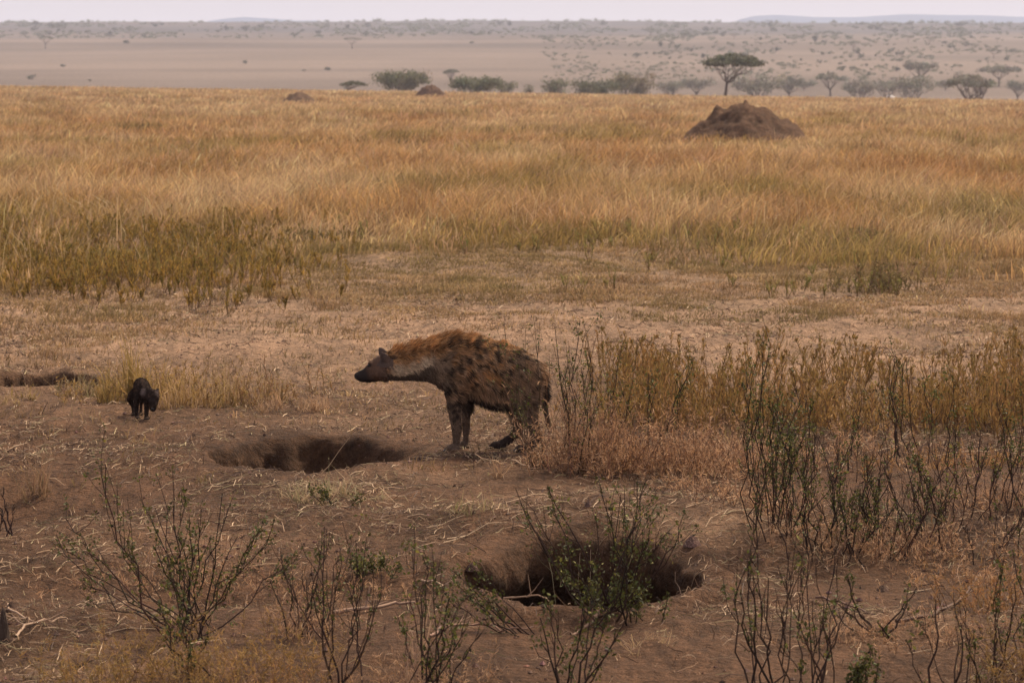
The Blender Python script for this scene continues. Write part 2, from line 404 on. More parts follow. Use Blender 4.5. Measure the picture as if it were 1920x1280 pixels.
# ------------------------------------------------------------------ straw litter and crumbs of earth
def litter(G, N, dmin, dmax, dens, lmin, lmax, wpx, cols):
    d = dmin * (dmax / dmin) ** rng.random(N); x = (rng.random(N) * 2 - 1) * .21 * d
    k = rng.random(N) < dens(x, d); x, d = x[k], d[k]; n = len(x)
    L = lmin + (lmax - lmin) * rng.random(n) ** 2
    a = rng.random(n) * 2 * math.pi; cv = rng.normal(0, .22, n); K = 4
    P = np.empty((n, K, 3)); cx, cy = x.copy(), d.copy()
    for k in range(K):
        P[:, k, 0] = cx; P[:, k, 1] = cy
        P[:, k, 2] = H(cx, cy) + .006 + np.abs(rng.normal(0, .012, n)) * (k not in (0,))
        an = a + cv * k / K; cx = cx + np.cos(an) * L / (K - 1); cy = cy + np.sin(an) * L / (K - 1)
    r = (wpx * d / 3200 * .5)[:, None] * np.array([[1, 1, .8, .35]])
    ci = rng.integers(0, len(cols), n); c = np.asarray(cols)[ci] * (1 + rng.normal(0, .2, (n, 1)))
    G.tubes(P, r, np.clip(c, .02, .9))
G = Geo()
SC = [(.40, .26, .15), (.34, .215, .13), (.50, .35, .22), (.24, .15, .09), (.30, .23, .12), (.10, .06, .045)]
def dens1(x, d):
    px, py = approx(x, d)
    gx, gy = gp(640, 930); pile = np.exp(-(((x - gx) / .55) ** 2 + ((d - gy) / 1.1) ** 2))
    gx, gy = gp(880, 1000); pile += .5 * np.exp(-(((x - gx) / .5) ** 2 + ((d - gy) / .6) ** 2))
    gx, gy = gp(1650, 1180); pile += .6 * np.exp(-(((x - gx) / .8) ** 2 + ((d - gy) / .5) ** 2))
    p = np.clip(.05 + .75 * sst(-.05, .45, fbm(x * .9, d * .5, 3, 301)) + pile, 0, 1)
    return p * (1 - pitmask(x, d) * .93)
litter(G, 34000, 12.5, 24, dens1, .02, .15, .75, SC)
litter(G, 1500, 12.5, 24, dens1, .15, .4, .8, SC)
litter(G, 42000, 21, 38, lambda x, d: np.clip(.25 + .9 * sst(-.1, .35, fbm(x * .8, d * .4, 3, 311)), 0, 1) * (1 - pitmask(x, d)), .02, .14, .85, SC)
tag(obj('straw_litter', G.mesh('straw_litter'), M_STRAW), 'broken pale straw strewn over the brown earth', 'straw', kind='stuff')
G = Geo()
N = 5200; d = 12.5 * (34 / 12.5) ** rng.random(N); x = (rng.random(N) * 2 - 1) * .2 * d
k = rng.random(N) < np.clip(sst(-.2, .4, fbm(x * 1.2, d * .7, 2, 321)), .05, 1); x, d = x[k], d[k]; n = len(x)
r = .005 + .013 * rng.random(n) ** 2
ov = np.array([[1, 0, 0], [0, 1, 0], [-1, 0, 0], [0, -1, 0], [0, 0, .8], [0, 0, -.6]], float)
ot = np.array([[0, 1, 4], [1, 2, 4], [2, 3, 4], [3, 0, 4], [1, 0, 5], [2, 1, 5], [3, 2, 5], [0, 3, 5]])
V = (ov[None] * (1 + rng.normal(0, .25, (n, 6, 3)))) * r[:, None, None] + np.stack([x, d, H(x, d) + r * .3], 1)[:, None]
G.add(V.reshape(-1, 3), None, (np.arange(n)[:, None, None] * 6 + ot[None]).reshape(-1, 3), np.repeat(jit((.15, .085, .062), n, .3), 6, 0))
tag(obj('earth_crumbs', G.mesh('earth_crumbs'), M_BARK), 'small loose crumbs of dark earth', 'earth', kind='stuff')

G = Geo()
N = 1500; d = 12.6 * (24 / 12.6) ** rng.random(N); x = (rng.random(N) * 2 - 1) * .19 * d
k = rng.random(N) < np.clip(.12 + .9 * fbm(x * .8 + 9, d * .6, 2, 331) + .25 * sst(1000, 1500, 960 + FP * x / d), .03, 1) * (1 - pitmask(x, d)); x, d = x[k], d[k]; n = len(x)
L = .05 + .20 * rng.random(n) ** 1.6; el = np.abs(rng.normal(0, .55, n)); az = rng.random(n) * 6.283
dr = np.stack([np.cos(az) * np.cos(el), np.sin(az) * np.cos(el), np.sin(el)], 1); p = np.stack([x, d, H(x, d) + .004], 1); P = [p]
for k in range(3): dr = unit(dr + rng.normal(0, .25, (n, 3)) + np.array([0, 0, .05])); p = p + dr * (L / 3)[:, None]; p[:, 2] = np.maximum(p[:, 2], H(p[:, 0], p[:, 1]) + .004); P.append(p)
ci = rng.integers(0, 3, n); cc = np.array([(.07, .04, .028), (.25, .15, .09), (.13, .075, .05)])[ci]
G.tubes(np.stack(P, 1), (.85 * d / 3200 * .5)[:, None] * np.array([[1.2, 1, .8, .5]]), cc * (1 + rng.normal(0, .2, (n, 1))))
tag(obj('dead_twigs', G.mesh('dead_twigs'), M_BARK), 'short dead twigs and stubble scattered over the foreground earth', 'twigs', kind='stuff')

# ------------------------------------------------------------------ upright weeds
def weeds(G, X, D, hgt, nleaf, leaf, cA, cB, heads=.5, wst=.8):
    n = len(X); Z = H(X, D)
    base = np.stack([X, D, Z], 1)
    for b in range(4):                                   # four upright branches each
        az = rng.random(n) * 6.283; ln = rng.random(n) * .55 + .03; L = hgt * (.62 + .42 * rng.random(n))
        tip = base + np.stack([np.cos(az) * ln * L, np.sin(az) * ln * L, L], 1)
        mid = base * .5 + tip * .5 + rng.normal(0, .012, (n, 3)) + np.stack([np.cos(az) * .04 * L, np.sin(az) * .04 * L, 0 * L], 1)
        P = np.stack([base, mid, tip], 1); r = (wst * D / 3200 * .5)[:, None] * np.array([[1, .8, .4]])
        G.tubes(P, r, jit((.22, .135, .07), n, .2))
        m = n * nleaf; t = .25 + .75 * rng.random((n, nleaf)) ** .75
        q = np.where((t < .5)[..., None], base[:, None] + (mid - base)[:, None] * (t * 2)[..., None], mid[:, None] + (tip - mid)[:, None] * (t * 2 - 1)[..., None]).reshape(-1, 3)
        a2 = rng.random(m) * 6.283; o = np.stack([np.cos(a2), np.sin(a2), 0 * a2], 1)
        LL = leaf * (.6 + .8 * rng.random(m))[:, None]
        tipq = q + (o * .45 + np.array([0, 0, 1.])) * LL
        sd = np.stack([-np.sin(a2 + 1.2), np.cos(a2 + 1.2), 0 * a2], 1)
        mixt = np.clip(rng.random(n) * .8 + .2 * rng.random(n), 0, 1)
        c = np.repeat(mixc(cA, cB, mixt), nleaf, 0) * (1 + rng.normal(0, .2, (m, 1)))
        c = np.clip(c, .01, .8); DD = np.repeat(D, nleaf)
        G.blades(q, q * .5 + tipq * .5, tipq, sd, .95 * DD / 3200, c, c * 1.15)
        k = rng.random(n) < heads; kk = int(k.sum())
        if kk:
            hp = np.repeat(tip[k], 7, 0) + rng.normal(0, .009, (kk * 7, 3))
            G.leaves(hp, .030 * (.5 + rng.random(kk * 7)), jit((.20, .12, .04), kk * 7, .3), up=1.6, aspect=.45)
G = Geo()                                                # right-hand bed
def scatter_px(N, x0, x1, y0, y1, acc):
    px = x0 + (x1 - x0) * rng.random(N); py = y0 + (y1 - y0) * rng.random(N)
    D = FP * CAMH / (py - 150); X = (px - 960) / FP * D
    k = rng.random(N) < acc(px, py, X, D); return X[k], D[k]
def a_bed(px, py, X, D):
    n = fbm(X * 1.1, D * .45, 3, 401)
    e = sst(1130, 1230, px + 60 * n) * sst(700, 725, py + 18 * n) * sst(850, 800, py + 30 * n)
    return np.clip(e * (.45 + .8 * n + .3 * sst(1500, 1250, px)), 0, 1)
X, D = scatter_px(1150, 1100, 2250, 690, 860, a_bed)
weeds(G, X, D, (.16 + .34 * rng.random(len(X))), 20, .042, np.array([.35, .185, .070]), np.array([.20, .14, .045]), .65)
tag(obj('weed_bed', G.mesh('weed_bed'), M_GRASS), 'dense olive gold upright weeds with small seed heads at right', 'weeds', kind='stuff')
G = Geo()                                                # left, in front of the tall grass
def a_left(px, py, X, D):
    n = fbm(X * .7, D * .3, 3, 411)
    return sst(760, 380, px + 60 * n) * np.clip(sst(820, 250, px + 260 * n) * (.35 + 1.1 * n + .3) * sst(610, 520, py + 50 * n) * sst(395, 470, py - 40 * n), 0, 1)
X, D = scatter_px(3000, -260, 900, 395, 610, a_left)
weeds(G, X, D, (.12 + .34 * rng.random(len(X)) ** 1.4), 15, .05, np.array([.42, .25, .06]), np.array([.11, .095, .022]), .5, .7)
def a_mid(px, py, X, D):
    return np.clip(.10 + .5 * fbm(X * .5, D * .3, 3, 421), 0, 1)
X, D = scatter_px(700, 600, 2150, 425, 560, a_mid)
weeds(G, X, D, (.12 + .22 * rng.random(len(X))), 10, .05, np.array([.34, .24, .09]), np.array([.17, .18, .05]), .2, .7)
tag(obj('field_weeds', G.mesh('field_weeds'), M_GRASS), 'olive green bushy weeds along the near edge of the tall grass', 'weeds', kind='stuff')

# ------------------------------------------------------------------ grass clumps one can tell apart
def clump(label, px, py, wpx, hpx, n, c, cb, seed, depth=None, name='grass_clump', lean=.3, wp=1.0, group=None, curl=.3):
    rg = np.random.default_rng(seed); x, y, z = [float(v[0]) for v in ray(px, py)]
    sc = y / FP; W = wpx * sc; Hh = hpx * sc; depth = depth or W * .5
    n = int(n * .75); nt_ = max(4, n // 14); ta = rg.random(nt_) * 6.283; tr = rg.random(nt_) ** .7 * 1.15; ti = rg.integers(0, nt_, n); a = ta[ti] + rg.normal(0, .12, n); r = np.abs(tr[ti] + rg.normal(0, .05, n)); bx = np.cos(a) * r * W / 2; by = np.sin(a) * r * depth
    k = np.clip(1 - .55 * r ** 2 + .25 * fbm(bx * 9, by * 6, 2, seed), .2, 1.3)
    k = k * (.55 + .65 * rg.random(nt_))[ti]; L = Hh * k * (.35 + .75 * rg.random(n))
    az = rg.random(n) * 6.283; ln = np.abs(rg.normal(0, lean, n))
    P0 = np.stack([bx, by, H(bx + x, by + y) - z - .01], 1)
    ox = np.cos(az) * ln + bx / max(W, .1) * .5; oy = np.sin(az) * ln
    P1 = P0 + np.stack([ox * .4 * L, oy * .4 * L, .58 * L], 1) + rg.normal(0, curl * .08, (n, 3))
    P2 = P0 + np.stack([ox * 1.2 * L, oy * 1.2 * L, L * (1 - .2 * ln)], 1) + rg.normal(0, curl * .16, (n, 3))
    sa = rg.normal(0, .8, n); side = np.stack([np.cos(sa), np.sin(sa), 0 * sa], 1)
    cc = mixc(np.asarray(c), np.asarray(cb), rg.random(n)) * (1 + rg.normal(0, .18, (n, 1)))
    G = Geo(); G.blades(P0, P1, P2, side, .85 * wp * y / 3200 * (.6 + .8 * rg.random(n)), np.clip(cc * .7, .01, .9), np.clip(cc * 1.15, .01, .9))
    nh = n // 6; i = rg.integers(0, n, nh); G.leaves(P2[i], .02 * (.6 + rg.random(nh)), np.clip(cc[i] * .8, .01, .9), up=1.5, aspect=.35, rg=rg)
    o = obj(name, G.mesh(name), M_GRASS, None, (x, y, z)); tag(o, label, 'grass clump', group); return o
YG = (.46, .29, .10); YO = (.29, .20, .065); ST = (.50, .33, .20); RU = (.38, .22, .12)
clump('tall yellow grass clump directly behind the black cub', 268, 752, 150, 120, 750, YG, YO, 1)
clump('loose yellow grass right of the cub', 350, 764, 110, 80, 300, YG, ST, 2)
clump('olive weedy grass clump between the cub and the hyena', 440, 762, 190, 90, 420, YO, ST, 3)
clump('thin dry grass nearest the hyena muzzle', 560, 768, 130, 55, 300, ST, RU, 4)
clump('low dark olive grass on the rim left of the cub', 160, 742, 120, 40, 420, (.2, .17, .07), ST, 5)
clump('small straw tuft in front of the far left edge', 60, 752, 110, 30, 160, ST, YO, 6)
def thicket(label, px, py, wpx, hpx, n, c, cb, seed, depth=.4, nleaf=16, leaf=.045, name='straw_thicket', stem=(.24, .135, .085), lean=.35):
    """dry herb: thin wandering stems, each with short curled leaves"""
    rg = np.random.default_rng(seed); x, y, z = [float(v[0]) for v in ray(px, py)]; sc = y / FP; W = wpx * sc; Hh = hpx * sc
    bx = np.clip(rg.normal(0, .36, n), -.8, .8) * W; by = rg.normal(0, .5, n) * depth
    K = 5; L = Hh * (.30 + .72 * rg.random(n) ** 1.3) * (.75 + .5 * fbm(bx * 5 + seed, by * 5, 2, seed))
    P = np.empty((n, K, 3)); P[:, 0] = np.stack([bx, by, H(bx + x, by + y) - z - .01], 1)
    az = rg.random(n) * 6.283; ln = np.abs(rg.normal(0, lean, n)); dr = np.stack([np.cos(az) * ln, np.sin(az) * ln, np.ones(n)], 1)
    for k in range(1, K):
        dr = unit(dr + rg.normal(0, .22, (n, 3))); P[:, k] = P[:, k - 1] + dr * (L / (K - 1))[:, None]
    G = Geo(); G.tubes(P, (.75 * y / 3200 * .5) * np.linspace(1, .5, K)[None], jit(stem, n, .25, rg))
    i = np.repeat(np.arange(n), nleaf); m = len(i); t = (.1 + .9 * rg.random(m)) * (K - 1) * .999; k = t.astype(int); f = (t - k)[:, None]
    q = P[i, k] * (1 - f) + P[i, k + 1] * f; d1 = unit(rg.normal(0, 1, (m, 3)) + np.array([0, 0, .9])); d2 = unit(d1 + rg.normal(0, .7, (m, 3)))
    LL = leaf * (.5 + rg.random(m))[:, None]; cc = mixc(np.asarray(c), np.asarray(cb), rg.random(m)) * (1 + rg.normal(0, .22, (m, 1)))
    G.blades(q, q + d1 * LL * .5, q + d1 * LL * .5 + d2 * LL * .5, unit(np.cross(d1, rg.normal(size=(m, 3)))), .85 * y / 3200, np.clip(cc * .85, .01, .9), np.clip(cc * 1.15, .01, .9))
    o = obj(name, G.mesh(name), M_GRASS, None, (x, y, z)); tag(o, label, 'dry herb'); return o
OG = (.42, .235, .08); BR = (.37, .20, .105); PS = (.54, .34, .20); SB = (.44, .25, .13)
thicket('dry reddish straw thicket touching the hyena tail', 1100, 884, 150, 220, 150, SB, PS, 7)
thicket('wide straw thicket behind the bare rise', 1165, 888, 210, 220, 200, SB, BR, 8)
thicket('straw thicket right of the forked sapling', 1275, 890, 210, 215, 180, BR, PS, 9)
thicket('sparse brown straw in front of the weed bed', 1380, 880, 190, 170, 90, BR, PS, 10)
thicket('faded straw under the weed bed in the middle', 1530, 868, 300, 90, 80, BR, PS, 11, .6)
thicket('faded straw under the weed bed near the right edge', 1790, 878, 330, 90, 80, BR, OG, 12, .6)
thicket('golden feathery herb filling the bottom left foreground', 400, 1285, 330, 200, 130, OG, (.26, .17, .06), 13, .45, 22, .035, lean=.5)
thicket('golden herb at the bottom left by the leaning stems', 190, 1285, 190, 220, 60, OG, (.24, .17, .06), 14, .4, 22, .035, lean=.5)
thicket('low golden herb along the bottom edge left of centre', 560, 1300, 200, 110, 26, OG, BR, 43, .3, 18, .035, lean=.6)
thicket('orange dry herb standing at the right edge', 1850, 1150, 120, 200, 50, (.42, .20, .08), (.28, .17, .07), 15, .3, 24, .035)
thicket('yellow dry herb in the bottom right corner', 1900, 1290, 130, 250, 34, OG, (.26, .17, .06), 16, .3, 24, .035)
thicket('brown straw tangle in front of the twig thicket', 1800, 1090, 260, 60, 50, BR, PS, 44, .3, 14, .04, lean=.8)
thicket('loose golden herb mixed into the grass behind the cub', 300, 755, 260, 125, 80, OG, (.30, .21, .07), 45, .35, 22, .04, lean=.2)
thicket('olive brown herb with seed heads between the cub and the hyena', 455, 762, 220, 125, 75, (.30, .20, .07), BR, 46, .35, 22, .04, lean=.25)
for lab_, a_, b_, w_, h_, n_, sd_ in (('low straw and fine twigs at the left foot of the twig thicket', 1440, 960, 220, 70, 60, 71), ('tangle of fine dry twigs at the foot of the twig thicket, in its middle', 1600, 1030, 260, 80, 90, 72), ('fine dry tangle at the right foot of the twig thicket', 1740, 1040, 240, 90, 80, 73),
                                       ('faded low straw at the right edge behind the twig tangle', 1860, 950, 240, 90, 70, 74), ('thin pink straw between the straw thicket and the bare rise', 1330, 925, 240, 50, 60, 75), ('low dry stubble tangle at lower right', 1700, 1200, 330, 55, 70, 76), ('low dry stubble tangle left of the bottom centre', 640, 1110, 260, 50, 55, 77),
                                       ('faded straw tangle inside the large left shrub', 330, 1110, 300, 90, 70, 78), ('pale dead stems round the thin left shrub', 560, 1190, 180, 110, 40, 79), ('dry tangle at the foot of the dark stems at bottom centre', 800, 1290, 200, 90, 45, 80)):
    thicket(lab_, a_, b_, w_, h_ * 1.5, int(n_ * 1.7), BR, PS, sd_, .45, 9, .04, name='dry_tangle', lean=.9)
for k_, (a_, b_, w_, h_, n_) in enumerate(((1230, 800, 240, 150, 90), (1390, 790, 260, 150, 110), (1540, 800, 260, 150, 110), (1690, 800, 260, 150, 110), (1840, 800, 260, 150, 110))):
    thicket('messy golden brown herb in the weed bed, %s of five from the left' % ('first', 'second', 'third', 'fourth', 'last')[k_], a_, b_, w_, h_, n_, OG, (.26, .17, .055), 50 + k_, .9, 20, .045)
for q in ((240, 249, 110, 22, 'left one of the dark bushy patches in the far grass'), (545, 279, 120, 22, 'dark bushy patch in the far grass near the centre left'), (752, 281, 50, 26, 'small round dark patch in the grass left of centre'), (648, 274, 80, 14, 'low dark streak between two dark patches in the grass'),
          (1890, 415, 90, 60, 'olive tussock in the tall grass cut by the right edge'), (1120, 300, 130, 16, 'low olive patch in the grass left of the big mound'), (985, 382, 90, 24, 'olive patch in the middle of the golden grass'), (1625, 462, 50, 46, 'bright green herb at the foot of the tall grass on the right'),
          (1650, 545, 110, 90, 'thin golden herb standing alone on the trampled ground at right'), (1735, 236, 90, 12, 'thin dark streak in the far grass right of the big mound'), (120, 258, 90, 16, 'low olive patch in the far grass at left'), (610, 452, 120, 26, 'dark tussock at the foot of the tall grass left of centre')):
    g_ = q[4].count('green'); thicket(q[4], q[0], q[1], q[2], q[3], int(26 + q[2] * .35), (.17, .135, .045) if not g_ else (.09, .13, .03), (.11, .075, .035), 400 + q[0], q[2] * .01, 16, .06 * (1 + CAMH * FP / (q[1] - 150) / 60), name='grass_tussock')
clump('dry tuft on the dark bank at far left', 75, 935, 55, 100, 120, (.34, .19, .11), (.24, .17, .09), 17, .15)
clump('bent grey green grass lying below the burrow rim', 620, 930, 190, 45, 420, (.34, .30, .16), ST, 18, .3, lean=1.4)
clump('small leafy grass tuft on the pale rise', 885, 962, 70, 55, 130, (.22, .21, .08), ST, 19, .15, lean=.8)
clump('small straw tuft on the bare rise behind the deep burrow', 935, 900, 70, 35, 90, ST, RU, 20, .12, lean=1.0)
clump('pink dry stalks standing in the bottom centre', 775, 1290, 60, 150, 60, (.40, .24, .17), ST, 21, .2, lean=.15)
clump('pale fallen grass wisp beside the deep burrow', 1215, 1215, 90, 30, 90, (.55, .38, .2), ST, 22, .15, lean=1.6)

# ------------------------------------------------------------------ shrubs: woody stems and small leaves
GR = np.array([.078, .078, .020]); GY = np.array([.22, .19, .045]); BK = np.array([.048, .027, .019])
def shrub(label, bpx, bpy_, tips, seed, leafy=1.0, spread=.10, rad=.0042, name='woody_shrub', group='leafy woody shrubs around the burrows',
          lc=GR, bc=BK, dead=False, twig=1.0, topleaf=.35):
    rg = np.random.default_rng(seed); x, y, z = [float(v[0]) for v in ray(bpx, bpy_)]; sc = y / FP
    root = empty(name, (x, y, z), label, 'shrub', group)
    S_ = Geo(); Lf = Geo(); K = 8; n = len(tips)
    tp = np.array([t[:2] for t in tips], float); bo = np.array([(t[2] if len(t) > 2 else bpx) for t in tips], float)
    bx = (bo - bpx) * sc + rg.normal(0, .055, n); by = rg.normal(0, spread, n)
    tx = (tp[:, 0] - bpx) * sc; tz = np.maximum((bpy_ - tp[:, 1]) * sc, .05); ln = np.hypot(tx - bx, tz); ty = by + rg.normal(0, .16, n) * ln
    bz = H(bx + x, by + y) - z - .02
    P = np.empty((n, K, 3)); u = np.linspace(0, 1, K)
    for k in range(K):
        t = u[k]; e = t ** (1.25 + .0 * t)
        P[:, k, 0] = bx + (tx - bx) * (1.5 * t - .5 * e * t if False else t ** .85)
        P[:, k, 1] = by + (ty - by) * t
        P[:, k, 2] = bz + (tz - bz) * t ** 1.12
    P[:, 1:-1] += rg.normal(0, .020, (n, K - 2, 3)) * ln[:, None, None] + (rg.normal(0, .05, (n, 1, 3)) * np.sin(u[1:-1] * math.pi)[None, :, None]) * ln[:, None, None]
    rr = rad * 1.15 * (.55 + .6 * rg.random((n, 1))) * (1 - .62 * u[None])
    S_.tubes(P, rr, jit(bc, n, .25, rg), 5)
    cl = []
    for i in range(n):
        m = int((2 + rg.integers(0, 4)) * twig)
        for j in range(m):
            t = .35 + .6 * rg.random(); k = min(int(t * (K - 1)), K - 2); f = t * (K - 1) - k
            p = P[i, k] * (1 - f) + P[i, k + 1] * f; dr = unit(P[i, -1] - P[i, 0]) + rg.normal(0, .38, 3); dr[2] = abs(dr[2]) + .1; dr = unit(dr)
            L = ln[i] * (.12 + .25 * rg.random()) * (1.1 - .6 * t)
            q = np.stack([p, p + dr * L * .5 + rg.normal(0, .008, 3), p + (dr + np.array([0, 0, .25])) * L])
            S_.tubes(q[None], rad * np.array([[.5, .4, .25]]), jit(bc, 1, .25, rg), 3)
            if rg.random() < leafy: cl += [q[2], q[1] * .5 + q[2] * .5]
            if rg.random() < leafy * .5: cl.append(q[1])
        for t in np.linspace(topleaf, 1, 9):
            if rg.random() < leafy * .75:
                k = min(int(t * (K - 1)), K - 2); f = t * (K - 1) - k
                cl.append(P[i, k] * (1 - f) + P[i, k + 1] * f)
    obj('stems', S_.mesh('stems', True), M_BARK, root)
    if cl:
        cl = np.array(cl); cl = cl[rg.random(len(cl)) < .46]; m = rg.integers(5, 13, len(cl)); q = np.repeat(cl, m, 0); q = q + rg.normal(0, 1, q.shape) * np.array([.012, .012, .020])
        cc = jit(lc, len(q), .32, rg); yl = rg.random(len(q)) < .10; cc[yl] = jit(GY, int(yl.sum()), .2, rg)
        Lf.leaves(q,     .0188 * (.55 + .9 * rg.random(len(q))), cc, up=.25, aspect=.55, rg=rg)
        obj('leaves', Lf.mesh('leaves'), M_LEAF, root)
    return root
def auto(bx, by, n, wb, wt, h, seed, hv=.35):
    rg = random.Random(seed); out = []
    for i in range(n):
        f = rg.uniform(-1, 1); out.append((bx + f * wt / 2 + rg.gauss(0, 8), by - h * rg.uniform(1 - hv, 1) * (1 - .25 * f * f), bx + f * wb / 2 + rg.gauss(0, 4)))
    return out
shrub('large spreading leafy shrub in the left foreground, in front of the wide burrow', 350, 1190,
      [(97, 1007), (110, 1000), (180, 875), (195, 868), (222, 845), (305, 880), (332, 872), (345, 900), (388, 940), (410, 935), (425, 960), (500, 975), (512, 985), (478, 1010), (560, 1020),
       (90, 1052), (250, 930), (270, 960), (360, 960), (300, 940), (225, 960), (450, 1000), (160, 1040), (140, 1090), (395, 1010), (280, 1030)], 101, 1.15, .16, .0048)
shrub('short leafy shrub rising from the golden grass at bottom left', 345, 1275, [(300, 1130), (330, 1110), (350, 1120), (390, 1170), (310, 1160), (370, 1140)], 102, .9, .06)
shrub('thin shrub with bare sticks between the big left shrub and the bottom centre', 590, 1195,
      [(510, 1010), (525, 1040), (560, 1010), (548, 1060), (590, 1095, 590), (597, 1090, 596), (575, 1080), (610, 1000), (505, 1090), (640, 1040), (620, 990)], 103, .5, .08)
shrub('tall slender stems standing left of the bottom centre', 625, 1292,
      [(608, 985), (640, 980), (680, 965), (690, 1000), (640, 1060), (715, 1080), (668, 1010), (560, 1090), (700, 1060)], 104, .35, .10)
shrub('dark stems fanning to the right at bottom centre', 790, 1295,
      [(790, 1040), (812, 1020), (835, 1090), (845, 1110), (880, 1130), (905, 1175), (870, 1150), (800, 1080), (765, 1110), (740, 1150), (775, 1000), (890, 1100), (830, 1170)], 105, .8, .10)
shrub('arching low shrub left of the deep burrow', 985, 1190, [(838, 1062), (850, 1085), (868, 1078), (890, 1100), (870, 1120), (915, 1110), (880, 1060), (845, 1120)], 106, .9, .05)
shrub('shrub growing in the mouth of the deep burrow', 1140, 1150,
      [(965, 915), (972, 925), (990, 960), (1025, 905), (1030, 925), (1005, 1000), (1060, 1010), (1118, 880), (1165, 930), (1175, 925), (1195, 900), (1185, 960), (1205, 930), (1215, 905), (1228, 960), (1240, 950),
       (1255, 985), (1270, 990), (1285, 960), (1120, 980), (1100, 1020), (1150, 1000), (1240, 1010), (1210, 980), (1040, 1040), (1065, 1060), (1180, 1000)], 107, .75, .14)
shrub('low bright green leaves at the foot of the burrow shrub', 1165, 1150, auto(1165, 1150, 12, 90, 150, 70, 7), 108, 1.5, .08, .003)
shrub('twiggy shrub hiding the hyena hindquarters', 1015, 880,
      [(945, 600), (960, 640), (975, 655), (1000, 590), (985, 620), (925, 660), (940, 700), (965, 690), (955, 720), (920, 690), (1010, 640), (1000, 700), (1030, 660), (900, 700), (985, 740)], 109, .35, .07, .0036, bc=(.11, .072, .042))
shrub('upright leafy shrub just behind the hyena tail', 1085, 880,
      [(1060, 640), (1078, 600), (1092, 595), (1100, 640), (1125, 590), (1115, 625), (1140, 660), (1170, 650), (1195, 625), (1065, 680), (1075, 665), (1090, 690), (1050, 700), (1130, 700), (1040, 610), (1110, 680)], 110, .8, .10, .0040)
shrub('forked sapling with three leafy arms in the straw', 1215, 850,
      [(1148, 700), (1160, 715), (1215, 695), (1222, 700), (1292, 668), (1285, 685), (1298, 665)], 111, 1.3, .02, .0055)
# the long twiggy thicket on the right: several shrubs in a row
RB = [(1455, 1003, 15, 60, 120, 330, 'leafiest and tallest shrub of the twig thicket, at its left end'),
      (1510, 1012, 14, 70, 190, 240, 'second shrub of the twig thicket, with green leaves at half height'),
      (1570, 1022, 14, 80, 240, 190, 'third shrub of the twig thicket, low and crossing'),
      (1630, 1030, 13, 80, 220, 215, 'fourth shrub of the twig thicket, nearly bare'),
      (1690, 1040, 13, 80, 230, 190, 'fifth shrub of the twig thicket, leaning right'),
      (1745, 1010, 9, 60, 200, 200, 'thin bare shrub right of the twig thicket'),
      (1800, 965, 11, 70, 180, 250, 'leafy shrub standing behind the thicket near the right edge'),
      (1880, 960, 10, 70, 170, 250, 'shrub with green tips cut by the right edge'),
      (1850, 1045, 9, 90, 160, 140, 'low dark twig tangle at the right edge'),
      (1585, 900, 9, 70, 140, 190, 'shrub at the back of the thicket among the weeds'),
      (1700, 870, 8, 60, 120, 230, 'small leafy shrub among the weeds')]
for i, (bx, by, n, wb, wt, hh, lab) in enumerate(RB):
    shrub(lab, bx, by, auto(bx, by, n, wb, wt, hh, 50 + i, .55), 200 + i, [.9, .6, .35, .25, .3, .15, .5, .6, .1, .3, .5][i], .22, .0040, twig=2.2)
shrub('tall wand topped with dark leaves rising over the weed bed', 1425, 1000, [(1425, 645), (1432, 600), (1412, 690), (1418, 660), (1445, 760)], 120, .9, .03, .005, topleaf=.6)
shrub('pair of tall thin stems in front of the thicket', 1425, 1300, [(1412, 1010), (1422, 985), (1405, 1000), (1396, 1040), (1380, 1090), (1440, 1080), (1478, 1060), (1470, 1020), (1490, 1000)], 121, .3, .08, .0055)
shrub('crossing dark stems at the bottom right of centre', 1540, 1300, [(1500, 1010), (1510, 1000), (1530, 1060), (1565, 1070), (1585, 1085), (1520, 1120), (1575, 1040), (1450, 1180), (1560, 1120), (1490, 1130)], 122, .4, .10, .005)
shrub('leafy stems cut by the bottom edge below the deep burrow', 1065, 1300, [(1005, 1080), (1012, 1150), (1110, 1130), (1125, 1100), (1142, 1160), (1180, 1150), (1030, 1120), (1165, 1110), (1155, 1180), (1095, 1160)], 123, .8, .08, .005)
shrub('low bush with long bare arms at lower right', 1665, 1190, [(1590, 1090), (1570, 1130), (1720, 1105), (1700, 1130), (1610, 1150), (1640, 1160), (1560, 1150)], 124, .15, .05, .006)
shrub('green sprig in the bottom right foreground', 1640, 1290, auto(1640, 1290, 8, 30, 70, 65, 8), 125, 1.4, .04, .0035)
shrub('thin shrub with scarce leaves near the bottom right corner', 1780, 1300, auto(1790, 1300, 8, 80, 150, 190, 9), 126, .4, .1, .0045)
shrub('leafy tall shrub near the right edge foreground', 1895, 1270, auto(1895, 1270, 8, 40, 90, 260, 10), 127, .5, .1, .0045)
shrub('dead bare twigs on the dark bank at the left edge', 18, 1010, [(0, 930), (10, 960), (25, 955), (-10, 940)], 128, 0, .03, .006)
shrub('dark green sprig on the bare earth left of centre', 705, 1078, auto(705, 1078, 10, 60, 90, 40, 12), 129, 1.5, .06, .003)
shrub('low green herb in front of the burrow at far left', 640, 950, auto(640, 950, 6, 60, 120, 35, 13), 130, .5, .06, .003)

